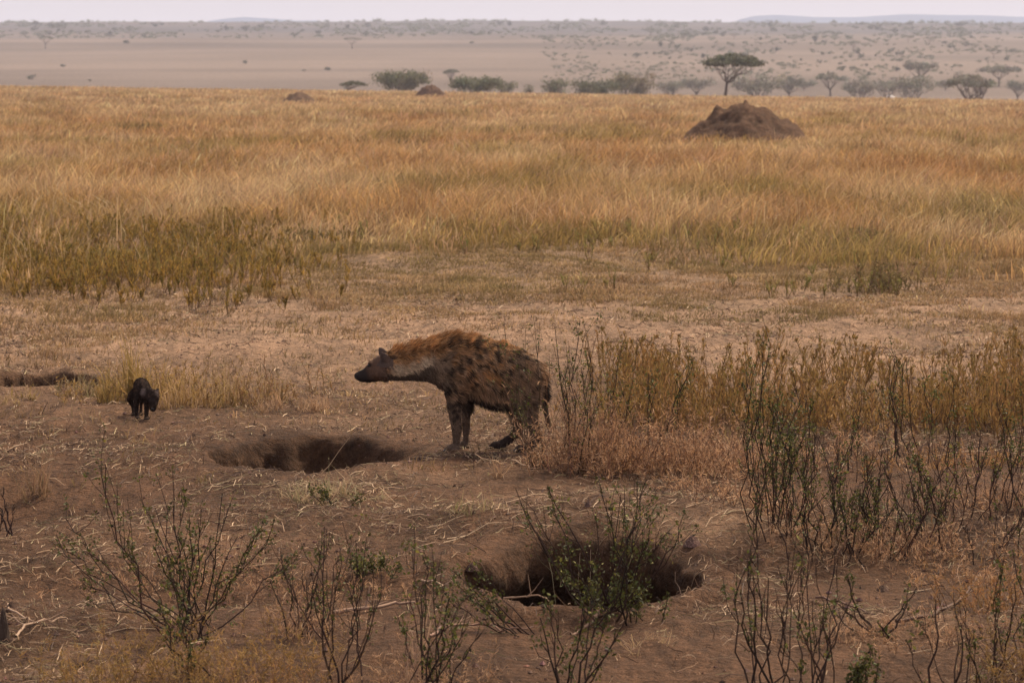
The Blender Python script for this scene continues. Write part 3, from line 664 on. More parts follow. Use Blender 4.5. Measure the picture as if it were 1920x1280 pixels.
# fallen sticks, stumps, clods
def stick(label, pts, rad, name='fallen_branch', c=(.24, .14, .10), lift=.02, seed=1, cat='branch', branch=2):
    rg = np.random.default_rng(seed); W = []
    for (px, py, *dz) in pts:
        x, y, z = [float(v[0]) for v in ray(px, py + (dz[0] if dz else 0))]
        W.append((x, y, z + lift + (dz[0] * y / FP if dz else 0)))
    W = np.array(W); o = W[0].copy(); W = W - o
    t = np.linspace(0, len(W) - 1, 3 * len(W)); P = np.stack([np.interp(t, range(len(W)), W[:, k]) for k in range(3)], 1)
    P[1:-1] += rg.normal(0, .006, (len(P) - 2, 3)); P[:, 2] = np.maximum(P[:, 2], H(P[:, 0] + o[0], P[:, 1] + o[1]) - o[2] + rad * .6)
    G = Geo(); G.tubes(P[None], rad * (1 - .5 * np.linspace(0, 1, len(P)))[None], np.array(c), 6)
    for b in range(branch):
        k = rg.integers(2, len(P) - 1); d = unit(P[k] - P[k - 1] + rg.normal(0, .6, 3) * .05 + np.array([0, 0, .02])); d[2] = abs(d[2]) * .5
        q = np.stack([P[k], P[k] + d * .08, P[k] + d * .17 + np.array([0, 0, .02])]); G.tubes(q[None], rad * np.array([[.5, .4, .2]]), np.array(c), 4)
    tag(obj(name, G.mesh(name, True), M_BARK, None, tuple(o)), label, cat)
stick('pale fallen branch lying across the earth at bottom centre left', [(625, 1158), (680, 1150), (735, 1142), (778, 1137)], .012, c=(.30, .19, .13), seed=1)
stick('curved dead root lying in front of the deep burrow', [(805, 1200), (850, 1180), (900, 1178), (950, 1190), (1000, 1185)], .007, seed=2)
stick('dead twig arching over the near rim of the deep burrow', [(945, 1130, 5), (975, 1130, 22), (1010, 1130, 25), (1040, 1145, 4)], .005, c=(.36, .23, .15), seed=3)
stick('forked pale stick below the burrow shrub', [(1125, 1150), (1115, 1170), (1095, 1185), (1070, 1200)], .010, c=(.26, .16, .11), seed=4)
stick('long curved bare branch lying at lower right', [(1680, 1175), (1740, 1165), (1790, 1140), (1820, 1110), (1835, 1085)], .009, c=(.12, .07, .05), seed=5)
stick('thin straw coloured stick pointing at the pale rise', [(790, 1095), (830, 1105), (860, 1100)], .006, c=(.40, .27, .18), seed=6)
stick('curled pale root at the left edge', [(30, 1205), (45, 1185), (75, 1170), (125, 1165)], .007, c=(.38, .25, .17), seed=7)
stick('second pale root stem at the left edge', [(15, 1140), (40, 1165), (65, 1175)], .006, c=(.38, .25, .17), seed=8, branch=1)
stick('upright pale dry stalk on the bank between the burrows', [(672, 938, 2), (685, 934, 16), (700, 930, 40), (702, 930, 58)], .004, c=(.45, .30, .19), seed=9, name='dry_stalk', cat='stalk', branch=0)
stick('leaning dry stalk behind the hyena front feet', [(945, 876, 1), (920, 868, 15), (890, 856, 24)], .004, c=(.50, .33, .2), seed=10, name='dry_stalk', cat='stalk', branch=0)
stick('dark twig lying on the open ground at right', [(1530, 1130), (1590, 1140), (1640, 1160)], .006, c=(.14, .08, .06), seed=11)
stick('pale fallen stalk lying between the hyena and the straw clump', [(960, 868), (990, 880), (1010, 892)], .004, c=(.5, .34, .22), seed=12, branch=3)

def blobmesh(name, parts, voxel, smooth=6, disp=None):
    """ellipsoids merged into one continuous skin; parts: (centre, radii)"""
    nu, nv = 16, 10; v = []; 
    th = np.linspace(0, 2 * math.pi, nu, endpoint=False); ph = np.linspace(0, math.pi, nv + 2)[1:-1]
    sv = [(0, 0, 1.)] + [(math.sin(p) * math.cos(t), math.sin(p) * math.sin(t), math.cos(p)) for p in ph for t in th] + [(0, 0, -1.)]
    sv = np.array(sv); F = []
    for i in range(nu): F.append([0, 1 + i, 1 + (i + 1) % nu])
    Qs = [[1 + r * nu + i, 1 + (r + 1) * nu + i, 1 + (r + 1) * nu + (i + 1) % nu, 1 + r * nu + (i + 1) % nu] for r in range(nv - 1) for i in range(nu)]
    last = len(sv) - 1
    for i in range(nu): F.append([last, 1 + (nv - 1) * nu + (i + 1) % nu, 1 + (nv - 1) * nu + i])
    F = np.array(F); Qs = np.array(Qs); G = Geo()
    for c, r in parts: G.add(sv * np.asarray(r) + np.asarray(c), Qs, F, (1, 1, 1))
    me = mesh_np(name + '_raw', np.concatenate(G.V), np.concatenate(G.Q), np.concatenate(G.T))
    o = bpy.data.objects.new('tmp', me); COL.objects.link(o)
    m = o.modifiers.new('r', 'REMESH'); m.mode = 'VOXEL'; m.voxel_size = voxel
    s = o.modifiers.new('s', 'SMOOTH'); s.iterations = smooth; s.factor = .5
    dg = bpy.context.evaluated_depsgraph_get(); ev = o.evaluated_get(dg)
    out = bpy.data.meshes.new_from_object(ev); out.name = name
    bpy.data.objects.remove(o, do_unlink=True); bpy.data.meshes.remove(me)
    out.polygons.foreach_set('use_smooth', np.ones(len(out.polygons), bool))
    return out
def sweep(parts, pts, step=.012, sy=1.0):
    """pts: (x, y, z, r)"""
    for a, b in zip(pts[:-1], pts[1:]):
        a = np.array(a, float); b = np.array(b, float); n = max(2, int(np.linalg.norm(b[:3] - a[:3]) / step))
        for t in np.linspace(0, 1, n): q = a * (1 - t) + b * t; parts.append((q[:3], (q[3], q[3] * sy, q[3])))
def setcol(me, C):
    a = me.color_attributes.new('Col', 'FLOAT_COLOR', 'POINT'); C4 = np.ones((len(C), 4), np.float32); C4[:, :3] = C; a.data.foreach_set('color', C4.ravel())
def verts(me):
    v = np.empty(len(me.vertices) * 3, np.float32); me.vertices.foreach_get('co', v); return v.reshape(-1, 3).astype(float)
def surf_points(me, n, rg):
    me.calc_loop_triangles(); t = np.empty(len(me.loop_triangles) * 3, np.int32); me.loop_triangles.foreach_get('vertices', t); t = t.reshape(-1, 3)
    v = verts(me); a, b, c = v[t[:, 0]], v[t[:, 1]], v[t[:, 2]]; nn = np.cross(b - a, c - a); ar = np.linalg.norm(nn, axis=1)
    i = rg.choice(len(t), n, p=ar / ar.sum()); u = rg.random((n, 1)); w_ = rg.random((n, 1)); f = (u + w_) > 1; u = np.where(f, 1 - u, u); w_ = np.where(f, 1 - w_, w_)
    return a[i] + (b[i] - a[i]) * u + (c[i] - a[i]) * w_, unit(nn[i])

# ------------------------------------------------------------------ spotted hyena (profile traced in a zoom of the photograph: zx, zy)
def hx(zx): return (zx - 840) / 1096.
def hz(zy): return (1060 - zy) / 1096.
parts = []
secs = [(112, 482, 515, .020), (125, 468, 535, .028), (145, 458, 548, .035), (180, 440, 552, .042), (215, 398, 550, .052), (250, 362, 546, .066), (290, 338, 540, .078), (350, 322, 536, .080),
        (440, 305, 534, .080), (540, 270, 535, .088), (640, 246, 543, .105), (720, 228, 575, .135), (800, 218, 620, .152), (900, 214, 650, .162), (1000, 216, 672, .170), (1100, 226, 712, .172),
        (1200, 246, 728, .165), (1300, 275, 715, .155), (1380, 318, 690, .13), (1430, 372, 620, .095), (1462, 430, 560, .065), (1478, 470, 530, .04)]
sa = np.array(secs, float)
for zx in np.arange(112, 1500, 14):
    tp, bt, hw = [np.interp(zx, sa[:, 0], sa[:, k]) for k in (1, 2, 3)]
    rz = (bt - tp) / 2 / 1096
    parts.append(((hx(zx), 0, hz((tp + bt) / 2)), (min(.035, rz * 1.2), hw * (1.0 if zx < 640 else .98), rz)))
# brow, cheeks, jaw muscle
for sgn in (-1, 1):
    parts.append(((hx(215), sgn * .034, hz(404)), (.022, .02, .016)))
    parts.append(((hx(290), sgn * .052, hz(465)), (.05, .035, .05)))
def hy(pts, y, dy=0, sy=1.0, step=.012):
    sweep(parts, [(hx(a), (y + (dy * i / (len(pts) - 1))), hz(b), r) for i, (a, b, r) in enumerate(pts)], step, sy)
hy([(820, 430, .10), (842, 560, .074), (842, 650, .055), (846, 750, .046), (860, 860, .037), (864, 900, .035), (860, 955, .026), (858, 1010, .025), (850, 1035, .028)], -.085, -.01, .85)
hy([(860, 480, .09), (905, 600, .055), (926, 700, .036), (930, 800, .031), (930, 890, .028), (930, 960, .021), (926, 1010, .021), (920, 1035, .024)], .085, .0, .85)
hy([(1365, 465, .115), (1360, 600, .105), (1385, 720, .078), (1420, 820, .052), (1450, 890, .037), (1468, 940, .034), (1440, 990, .026), (1395, 1035, .027)], -.075, -.02, .7)
hy([(1345, 480, .11), (1325, 620, .095), (1300, 720, .066), (1310, 800, .047), (1322, 870, .038), (1326, 920, .036), (1275, 975, .028), (1205, 1025, .030)], .075, .015, .7)
def paw(cx, y, l=.05):
    parts.append(((hx(cx), y, .024), (l, .038, .026)))
    for k, oy in enumerate((-.026, -.009, .009, .026)):
        parts.append(((hx(cx) - l * .78 - .006 * (k in (1, 2)), y + oy, .015), (.018, .0095, .015)))
        parts.append(((hx(cx) - l * .45, y + oy, .022), (.028, .0095, .014)))
paw(838, -.097); paw(906, .086); paw(1365, -.097); paw(1172, .092)
# tail core
sweep(parts, [(hx(1470), 0, hz(430), .035), (hx(1500), -.01, hz(520), .026), (hx(1518), -.02, hz(640), .016), (hx(1515), -.02, hz(730), .010)])
# ears
for sgn in (-1, 1):
    c0 = np.array([hx(345 if sgn < 0 else 330), sgn * .060, hz(400 if sgn < 0 else 375)]); c1 = np.array([hx(300 if sgn < 0 else 278), sgn * .082, hz(318 if sgn < 0 else 298)])
    for t in np.linspace(0, 1, 10):
        q = c0 * (1 - t) + c1 * t; wd = .036 * math.sin(math.pi * (.30 + .62 * t)); parts.append((q, (wd, .010, wd * .9)))
bodym = blobmesh('body', parts, .0075, 5)
rg = np.random.default_rng(77)
spots = []
while len(spots) < 62:
    a, b = rg.uniform(760, 1490), rg.uniform(240, 660)
    if all((a - p[0]) ** 2 + (b - p[1]) ** 2 > 48 ** 2 for p in spots): spots.append((a, b, rg.uniform(14, 27), rg.uniform(.7, 1.6), rg.uniform(-.8, .8)))
for (a, b) in ((815, 545), (835, 600), (790, 570), (860, 640), (840, 690), (880, 700), (850, 750), (870, 790), (845, 830), (1330, 730), (1360, 660), (1410, 690), (1400, 600)): spots.append((a, b, rg.uniform(12, 19), 1.2, 0.))
spots += [(1120, 250, 34, .45, .2), (1150, 262, 26, .5, .2), (930, 262, 20, .6, .2), (980, 250, 22, .5, .1)]
spots = np.array(spots)
def hcol(P):
    zx = P[:, 0] * 1096 + 840; zy = 1060 - P[:, 2] * 1096; n = len(P)
    nz = fbm(zx / 38, zy / 60, 3, 500); nf = fbm(zx / 14, zy / 30, 2, 510)
    c = np.tile([.29, .170, .098], (n, 1))
    c = mixc(c, [.42, .19, .062], np.clip(.35 + nz * .9, 0, 1) * sst(640, 800, zx) * sst(640, 480, zy))
    c = mixc(c, [.36, .235, .135], np.clip(nf * 1.4, 0, .7) * sst(740, 800, zx))
    c = mixc(c, [.21, .135, .085], sst(1180, 1320, zx) * .6)
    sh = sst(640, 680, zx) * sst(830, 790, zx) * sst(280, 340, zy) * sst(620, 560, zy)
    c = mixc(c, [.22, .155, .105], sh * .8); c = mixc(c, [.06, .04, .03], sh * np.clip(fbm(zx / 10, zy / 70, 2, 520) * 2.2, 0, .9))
    ml = 26 * fbm(zx / 16, zy / 90, 2, 505) + np.interp(zx, [260, 330, 400, 500, 600, 700, 800, 1000, 1200, 1450], [330, 410, 400, 400, 365, 330, 300, 285, 290, 330]) + 22 * nz
    mane = sst(ml + 45, ml - 35, zy) * sst(285, 330, zx)
    c = mixc(c, [.42, .205, .078], mane * (1 - .35 * sst(1150, 1400, zx)))
    c = mixc(c, [.18, .09, .042], mane * np.clip(fbm(zx / 45, zy / 14, 3, 530) * 2.2 - .1, 0, .8)); c = mixc(c, [.36, .22, .11], mane * np.clip(fbm(zx / 30, zy / 12, 2, 535) * 1.8 - .1, 0, .6))
    low = np.interp(zx, [330, 430, 560, 650], [470, 500, 455, 405]) + 8 * nf
    thr = sst(330, 400, zx) * sst(700, 640, zx) * (1 - mane) * sst(low + 12, low - 12, zy)
    c = mixc(c, [.56, .42, .28], thr * .95)
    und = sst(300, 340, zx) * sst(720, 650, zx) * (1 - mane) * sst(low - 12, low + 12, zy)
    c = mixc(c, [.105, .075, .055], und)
    head = sst(350, 310, zx); c = mixc(c, [.11, .062, .042], head)
    c = mixc(c, [.14, .085, .055], head * np.clip(nf, 0, .6))
    c = mixc(c, [.030, .022, .020], sst(235, 165, zx + (zy - 480) * -.25)); c = mixc(c, [.02, .015, .014], head * sst(515, 540, zy) * sst(290, 230, zx))
    c = mixc(c, [.02, .015, .013], np.exp(-(((zx - 205) / 16) ** 2 + ((zy - 417) / 12) ** 2)))
    ear = (np.abs(P[:, 1]) > .062) & (zx < 385) & (zx > 240) & (zy < 425) & (zy + (zx - 300) * -.2 < 425)
    c = mixc(c, [.085, .060, .052], ear * .9)
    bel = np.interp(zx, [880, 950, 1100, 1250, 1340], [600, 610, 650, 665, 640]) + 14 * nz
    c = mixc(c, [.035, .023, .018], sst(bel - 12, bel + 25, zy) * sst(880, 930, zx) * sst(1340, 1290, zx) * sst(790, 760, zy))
    leg = sst(640, 700, zy) * (1 - sst(900, 960, zx) * sst(1290, 1240, zx) * sst(760, 740, zy))
    c = mixc(c, [.135, .090, .063], leg * .85); c = mixc(c, [.04, .027, .02], leg * sst(950, 880, zy) * np.clip(fbm(zx / 30, zy / 30, 2, 540) * 2, 0, .8))
    c = mixc(c, [.11, .075, .055], sst(880, 960, zy) * .7 * sst(1120, 1080, zx)); c = mixc(c, [.045, .03, .025], sst(900, 980, zy) * sst(1080, 1120, zx))
    c = mixc(c, [.03, .02, .016], sst(1490, 1510, zx) * sst(500, 560, zy))
    k = np.full(n, 9.)
    for (a, b, r, asp, tl) in spots:
        dx = zx - a; dy = zy - b; u = dx * math.cos(tl) + dy * math.sin(tl); v = -dx * math.sin(tl) + dy * math.cos(tl)
        k = np.minimum(k, np.sqrt((u / r) ** 2 + (v / (r * asp)) ** 2))
    c = mixc(c, [.036, .024, .017], sst(1.2, .65, k + .4 * nf) * .92)
    return np.clip(c, .01, .9)
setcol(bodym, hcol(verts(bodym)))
hyena = empty('spotted_hyena', (HY[0], HY[1], H1(*HY) - .004), 'adult spotted hyena standing in profile facing left with head low and rusty mane', 'hyena')
obj('body', bodym, M_SKIN, hyena)
P, Nn = surf_points(bodym, 60000, rg)
zx = P[:, 0] * 1096 + 840; zy = 1060 - P[:, 2] * 1096
k = ~((zx < 300) & (rg.random(len(zx)) < .5)); k &= ~((np.abs(P[:, 1]) > .066) & (zx < 385) & (zx > 240) & (zy < 420)); k &= zx > 150
P, Nn, zx, zy = P[k], Nn[k], zx[k], zy[k]; n = len(P)
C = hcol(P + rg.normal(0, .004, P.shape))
up = np.clip(Nn[:, 2], 0, 1)
mane = sst(300, 380, zx) * sst(1080, 780, zx) * sst(.25, .7, up)
L = .030 + .02 * sst(640, 800, zx) + .032 * mane + .004 * up
leg = sst(640, 760, zy); L = L * (1 - leg) + .011 * leg
L = np.where(zx < 330, .006 + .02 * sst(270, 340, zx), L)
un = (zx > 330) & (zx < 700) & (zy > 480); L = np.where(un, .012, L)
bel = (zx > 900) & (zx < 1330) & (zy > 610) & (zy < 760); L = np.where(bel, .055, L)
L = L * (.6 + .7 * rg.random(n))
clx = fbm(P[:, 0] * 22, P[:, 2] * 22, 2, 600); cly = fbm(P[:, 0] * 22 + 30, P[:, 2] * 22, 2, 610)     # tufts of fur lie in differing directions
flow = np.stack([.75 + .5 * clx, .35 * cly, -.45 + .55 * cly], 1); flow[:, 2] += mane * .75
flow[leg > .5] = np.array([.15, 0, -1.])
flow[bel] = np.array([.45, 0, -.9])
hd = unit(flow + Nn * (.34 + .22 * cly + .55 * mane + .1 * rg.random(n))[:, None] + rg.normal(0, .13, (n, 3)))
# never point into the body
dt = (hd * Nn).sum(1); hd = unit(hd + Nn * np.maximum(.12 - dt, 0)[:, None])
P1 = P + hd * (L * .5)[:, None]; P2 = P + unit(hd + flow * .35 + np.array([0, 0, -.12])) * L[:, None]
sd = unit(np.cross(hd, Nn + rg.normal(0, .4, (n, 3))))
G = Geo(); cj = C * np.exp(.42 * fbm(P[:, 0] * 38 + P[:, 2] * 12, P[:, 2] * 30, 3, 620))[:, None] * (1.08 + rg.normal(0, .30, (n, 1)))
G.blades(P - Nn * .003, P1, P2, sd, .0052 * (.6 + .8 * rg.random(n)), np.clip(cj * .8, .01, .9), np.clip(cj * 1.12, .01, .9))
obj('fur', G.mesh('fur'), M_FUR, hyena)
m = 2200; t = rg.random(m); p0 = np.stack([hx(1485 + 34 * t), rg.normal(-.01, .016, m), hz(450 + 290 * t)], 1)
L = .05 + .10 * t; d = unit(np.stack([.12 + .22 * rg.random(m), rg.normal(0, .16, m), -np.ones(m)], 1))
G = Geo(); G.blades(p0, p0 + d * (L * .5)[:, None], p0 + d * L[:, None] + np.array([.006, 0, 0]), unit(np.cross(d, rg.normal(size=(m, 3)))), .007, jit((.05, .032, .024), m, .3, rg), jit((.10, .06, .04), m, .4, rg))
obj('tail_hair', G.mesh('tail_hair'), M_FUR, hyena)
for sgn in (-1, 1):
    obj('eye', blobmesh('eye', [((0, 0, 0), (.0085, .007, .0075))], .0018, 1), M_EYE, hyena, (hx(203), sgn * .0495, hz(417)))
obj('nose', blobmesh('nose', [((0, 0, 0), (.013, .019, .012)), ((.006, .010, -.004), (.008, .008, .008)), ((.006, -.010, -.004), (.008, .008, .008))], .003, 1), M_NOSE, hyena, (hx(112), 0, hz(490)))
for (cx, y) in ((838, -.097), (906, .086), (1365, -.097), (1172, .092)):
    G = Geo()
    for oy in (-.026, -.009, .009, .026):
        a = np.array([hx(cx) - .053, y + oy, .012]); G.tubes(np.stack([a, a + [-.010, 0, -.002], a + [-.018, 0, -.009]])[None], np.array([[.004, .003, .0008]]), np.array([.05, .04, .035]), 5)
    obj('claws', G.mesh('claws', True), M_NOSE, hyena)

# ------------------------------------------------------------------ black hyena cub
def cx_(a): return (a - 640) / 2000.
def cz_(b): return (1005 - b) / 2000.
cp = []
def cub(pts, step=.006, sy=1.): sweep(cp, [(cx_(a), y, cz_(b), r * .9) for a, b, y, r in pts], step, sy)
cub([(600, 555, .17, .048), (625, 520, .12, .056), (650, 505, .05, .062), (685, 570, -.02, .072), (700, 620, -.05, .064)])      # trunk, rump away from us
cub([(720, 590, -.05, .060), (790, 610, -.09, .052), (850, 650, -.12, .048)])                                                  # neck
cub([(865, 620, -.13, .050), (872, 660, -.15, .050)]); cub([(874, 700, -.16, .042), (880, 760, -.19, .030), (880, 810, -.20, .024)])   # head, muzzle down
cub([(625, 640, -.03, .042), (600, 760, -.05, .022), (600, 860, -.05, .017), (606, 930, -.05, .015), (608, 975, -.05, .016)])
cub([(745, 650, -.06, .042), (762, 760, -.08, .026), (758, 860, -.08, .020), (752, 930, -.08, .017), (754, 975, -.08, .018)])
cub([(585, 580, .17, .040), (485, 680, .17, .032), (440, 750, .18, .024), (485, 850, .20, .017), (500, 930, .19, .016), (500, 975, .18, .017)])
cub([(640, 600, .20, .040), (640, 700, .20, .024), (605, 830, .22, .013), (606, 960, .20, .013)])
cub([(570, 540, .20, .016), (550, 620, .23, .010), (545, 680, .24, .007)])
for (a, b, y) in ((612, 985, -.065), (762, 985, -.095), (510, 985, .165), (606, 985, .19)):
    cp.append(((cx_(a), y, .013), (.022, .030, .014)))
    for o in (-.014, -.005, .005, .014): cp.append(((cx_(a) + o, y - .026, .010), (.006, .010, .010)))
for (a0, b0, a1, b1, s) in ((745, 620, 705, 535, -1), (915, 610, 942, 525, 1)):
    for t in np.linspace(0, 1, 7):
        wd = (.026 if s < 0 else .020) * math.sin(math.pi * (.32 + .6 * t)); cp.append(((cx_(a0 + (a1 - a0) * t), -.13 + .01 * t, cz_(b0 + (b1 - b0) * t)), (wd * (1 if s < 0 else .7), .007, wd)))
cm = blobmesh('body', cp, .0055, 4)
def ccol(P):
    a = P[:, 0] * 2000 + 640; b = 1005 - P[:, 2] * 2000
    c = np.tile([.022, .013, .010], (len(P), 1)); c = mixc(c, [.070, .040, .028], np.clip(fbm(a / 30, b / 30, 2, 700) + .08, 0, .8))
    c = mixc(c, [.20, .15, .135], np.exp(-(((a - 715) / 38) ** 2 + ((b - 575) / 55) ** 2)) * (P[:, 1] < -.10) * .9)
    c = mixc(c, [.16, .12, .11], np.exp(-(((a - 942) / 25) ** 2 + ((b - 570) / 45) ** 2)) * .9)
    c = mixc(c, [.04, .028, .024], np.exp(-(((a - 870) / 60) ** 2 + ((b - 680) / 30) ** 2)) * .7)
    return c
setcol(cm, ccol(verts(cm)))
cubo = empty('hyena_cub', (CUB[0], CUB[1], H1(*CUB) - .003), 'small black hyena cub standing by yellow grass with its head lowered', 'hyena cub')
obj('body', cm, M_SKIN, cubo)
P, Nn = surf_points(cm, 13000, rg); n = len(P); a = P[:, 0] * 2000 + 640; b = 1005 - P[:, 2] * 2000
L = np.where(b > 740, .004, .010) * (.6 + .7 * rg.random(n)); L = np.where(a > 800, .007, L)
hd = unit(np.array([.0, .5, -.6]) + Nn * .6 + rg.normal(0, .2, (n, 3))); dt = (hd * Nn).sum(1); hd = unit(hd + Nn * np.maximum(.15 - dt, 0)[:, None])
G = Geo(); cc = ccol(P) * (1 + rg.normal(0, .25, (n, 1))); G.blades(P - Nn * .002, P + hd * (L * .5)[:, None], P + hd * L[:, None], unit(np.cross(hd, rg.normal(size=(n, 3)))), .004, np.clip(cc, .006, 1), np.clip(cc * 1.4, .006, 1))
obj('fur', G.mesh('fur'), M_FUR, cubo)
for (a, b, y) in ((838, 700, -.190), (905, 700, -.190)):
    obj('eye', blobmesh('eye', [((0, 0, 0), (.006, .005, .005))], .0012, 1), M_EYE, cubo, (cx_(a), y, cz_(b)))
obj('nose', blobmesh('nose', [((0, 0, 0), (.011, .008, .008))], .002, 1), M_NOSE, cubo, (cx_(876), -.221, cz_(812)))

# ------------------------------------------------------------------ clods, stumps, termite mounds
def lump(name, label, cat, px, py, wpx, hpx, dep, seed, c, mat=M_SOIL, voxel=None, knobs=0, sink=.25, group=None):
    rg = np.random.default_rng(seed); x, y, z = [float(v[0]) for v in ray(px, py)]; sc = y / FP; W = wpx * sc / 2; Hh = hpx * sc
    nu, nv = 96, 40; u = np.linspace(0, 2 * math.pi, nu, endpoint=False); v = np.linspace(0, 1, nv)
    U, Vv = np.meshgrid(u, v, indexing='ij'); r = np.sin(Vv * math.pi / 2)
    X = np.cos(U) * r * W; Y = np.sin(U) * r * dep
    n1 = fbm(X / W * 2.2 + seed, Y / dep * 2.2, 4, seed); n2 = fbm(X / W * 8 + seed, Y / dep * 8, 3, seed + 5)
    prof = (1 - r ** 1.5) ** 1.05
    Z = Hh * (prof * (1 + .22 * n1) + .13 * n2 * (1 - r ** 4)) - sink * Hh * r ** 6
    for i in range(knobs):
        kx, ky, kr, kh = [(-.42, .1, .10, .13), (.0, -.05, .035, .10), (.30, .1, .16, .08), (.62, 0, .2, .08)][i]
        Z += Hh * kh * np.exp(-(((X / W - kx) / kr) ** 2 + ((Y / dep - ky) / (kr * 2)) ** 2) ** 1.5)
    X = X * (1 + .09 * n1); V = np.stack([X.ravel(), Y.ravel(), Z.ravel()], 1)
    i = np.arange(nu)[:, None] * nv + np.arange(nv - 1)[None]; j = (np.arange(nu)[:, None] + 1) % nu * nv + np.arange(nv - 1)[None]
    Q = np.stack([i, i + 1, j + 1, j], -1).reshape(-1, 4)[:, ::-1]
    C = np.asarray(c) * (1 + .35 * n2.ravel() + .2 * n1.ravel())[:, None]
    o = obj(name, mesh_np(name, V, Q, None, np.clip(C, .01, .9), True), mat, None, (x, y, z)); tag(o, label, cat, group); return o
lump('termite_mound', 'big dark brown termite mound in the grass on the right', 'mound', 1397, 275, 270, 80, 3.4, 31, (.125, .068, .040), M_MOUND, knobs=4)
lump('termite_mound', 'low ragged brown mound on the left side of the plain', 'mound', 562, 196, 84, 22, 3.0, 32, (.13, .075, .045), M_MOUND, knobs=1)
lump('termite_mound', 'small dark mound at the far edge of the grass near the centre', 'mound', 810, 184, 74, 23, 3.0, 33, (.12, .066, .042), M_MOUND, knobs=2)
lump('termite_mound', 'low grassy earth hump at the foot of the big mound', 'mound', 1485, 277, 80, 16, 1.6, 34, (.14, .085, .045), M_MOUND)
lump('earth_clod', 'round earth clod on the right rim of the deep burrow', 'clod', 1298, 1024, 34, 15, .07, 35, (.20, .115, .09))
lump('earth_clod', 'small clod lying on the pale rise behind the deep burrow', 'clod', 1103, 953, 18, 9, .03, 36, (.17, .10, .08))
lump('earth_clod', 'crumbly dark clod at the left edge', 'clod', 22, 1142, 26, 14, .05, 37, (.12, .07, .05))
lump('earth_clod', 'dark clod left of the deep burrow', 'clod', 885, 1072, 30, 12, .05, 38, (.13, .075, .055))
lump('earth_clod', 'dark grassy clod in the thicket at right', 'clod', 1735, 980, 55, 14, .12, 39, (.09, .065, .04))
lump('earth_clod', 'small dark clod on the open ground at lower right', 'clod', 1655, 1110, 26, 9, .05, 40, (.12, .07, .05))
lump('tree_stump', 'dark broken stump at the left edge of the foreground', 'stump', 6, 1205, 30, 62, .05, 41, (.06, .04, .03), M_BARK)
lump('pale_rock', 'small whitish rock far off under the hazy trees', 'rock', 1668, 186, 28, 7, 1.2, 42, (.75, .68, .62))

# ------------------------------------------------------------------ trees
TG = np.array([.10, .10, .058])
def acacia(label, px, d, wpx, top_py, kind='umbrella', seed=1, base_py=None, trunk_px=None, nl=2600, group=None, c=TG, loc=None, name='acacia_tree', size=None, lod=1.0, cat='tree'):
    rg = np.random.default_rng(seed)
    if loc is None:
        tpx = trunk_px or px; x = (tpx - 960) / FP * d; y = d; z = H1(x, y); top = CAMH + (150 - top_py) / FP * d - z; off = (px - tpx) / FP * d
        W = wpx * d / FP
    else: (x, y, z), W, top, off = loc, size[0], size[1], 0.
    root = empty(name, (x, y, z), label, cat, group)
    T = Geo(); Lf = Geo()
    dome = kind == 'dome'; c = np.asarray(c) * (1.45 if d < 600 and loc is None and kind == 'dome' else 1.15); nl = int(nl * .8)
    ch = top * (.46 if not dome else .70)          # crown depth
    zb = top - ch; fork = zb * (.55 if not dome else .3) + .2
    r0 = max(.10, top * .030)
    lean = off * .25
    def path(a, b, k=6, wob=.03):
        t = np.linspace(0, 1, k)[:, None]; p = a * (1 - t) + b * t; p[:, 2] = a[2] + (b[2] - a[2]) * (t[:, 0] ** 1.0)
        p[1:-1] += rg.normal(0, wob * np.linalg.norm(b - a), (k - 2, 3)); return p
    f = np.array([lean, 0, fork]); T.tubes(path(np.array([0, 0, -.3]), f, 6, .012)[None], np.linspace(r0 * 1.25, r0 * .85, 6)[None], np.array([.10, .07, .055]), 8)
    nb = 9 if lod > .5 else 5; ends = []
    for i in range(nb):
        a = 6.283 * (i + rg.random() * .6) / nb; rr = (.25 + .62 * rg.random()) * W / 2
        e = np.array([off + math.cos(a) * rr, math.sin(a) * rr * .9, zb + ch * (.25 + .2 * rg.random()) * (1 - .5 * (rr / (W / 2)) ** 2)])
        p = path(f, e, 7, .03); T.tubes(p[None], np.linspace(r0 * .55, r0 * .12, 7)[None], np.array([.10, .07, .055]), 5); ends.append(e)
        for j in range(3):
            k = 3 + j; e2 = p[k] + np.array([rg.normal(0, W * .10), rg.normal(0, W * .10), ch * (.25 + .3 * rg.random())])
            T.tubes(path(p[k], e2, 4, .05)[None], np.linspace(r0 * .22, r0 * .06, 4)[None], np.array([.10, .07, .055]), 4)
    obj('trunk', T.mesh('trunk', True), M_BARK, root)
    nl = int(nl * lod); nc = max(10, int(70 * lod))
    a = rg.random(nc) * 6.283; r = np.sqrt(rg.random(nc)); lx = off + np.cos(a) * r * W * .46; ly = np.sin(a) * r * W * .42
    domez = (1 - r ** 2.2)
    und = fbm(lx / W * 3 + seed, ly / W * 3, 2, seed)
    if not dome: lz = zb + ch * (.26 + .12 * r + .50 * domez * rg.random(nc) ** .5 + .16 * und)
    else: lz = zb + ch * (.42 * r + (.70 - .42 * r) * rg.random(nc) + .14 * und * (1 - r * .5))
    i = rg.integers(0, nc, nl); rad = W * (.085 if not dome else .11) * (.7 + .6 * rg.random(nc))[i]
    q = rg.normal(0, .5, (nl, 3)) * rad[:, None] * np.array([1.15, 1.15, .42 if not dome else .7]) + np.stack([lx, ly, lz], 1)[i]
    q[:, 2] = np.minimum(q[:, 2], top * 1.0)
    cl = (jit(c, nc, .22, rg))[i] * (1 + rg.normal(0, .18, (nl, 1)))
    Lf.leaves(q, (.030 * W + .05) * (.6 + .8 * rg.random(nl)), np.clip(cl, .01, .8), aspect=.8, rg=rg)
    obj('crown', Lf.mesh('crown'), M_LEAF, root)
    return root
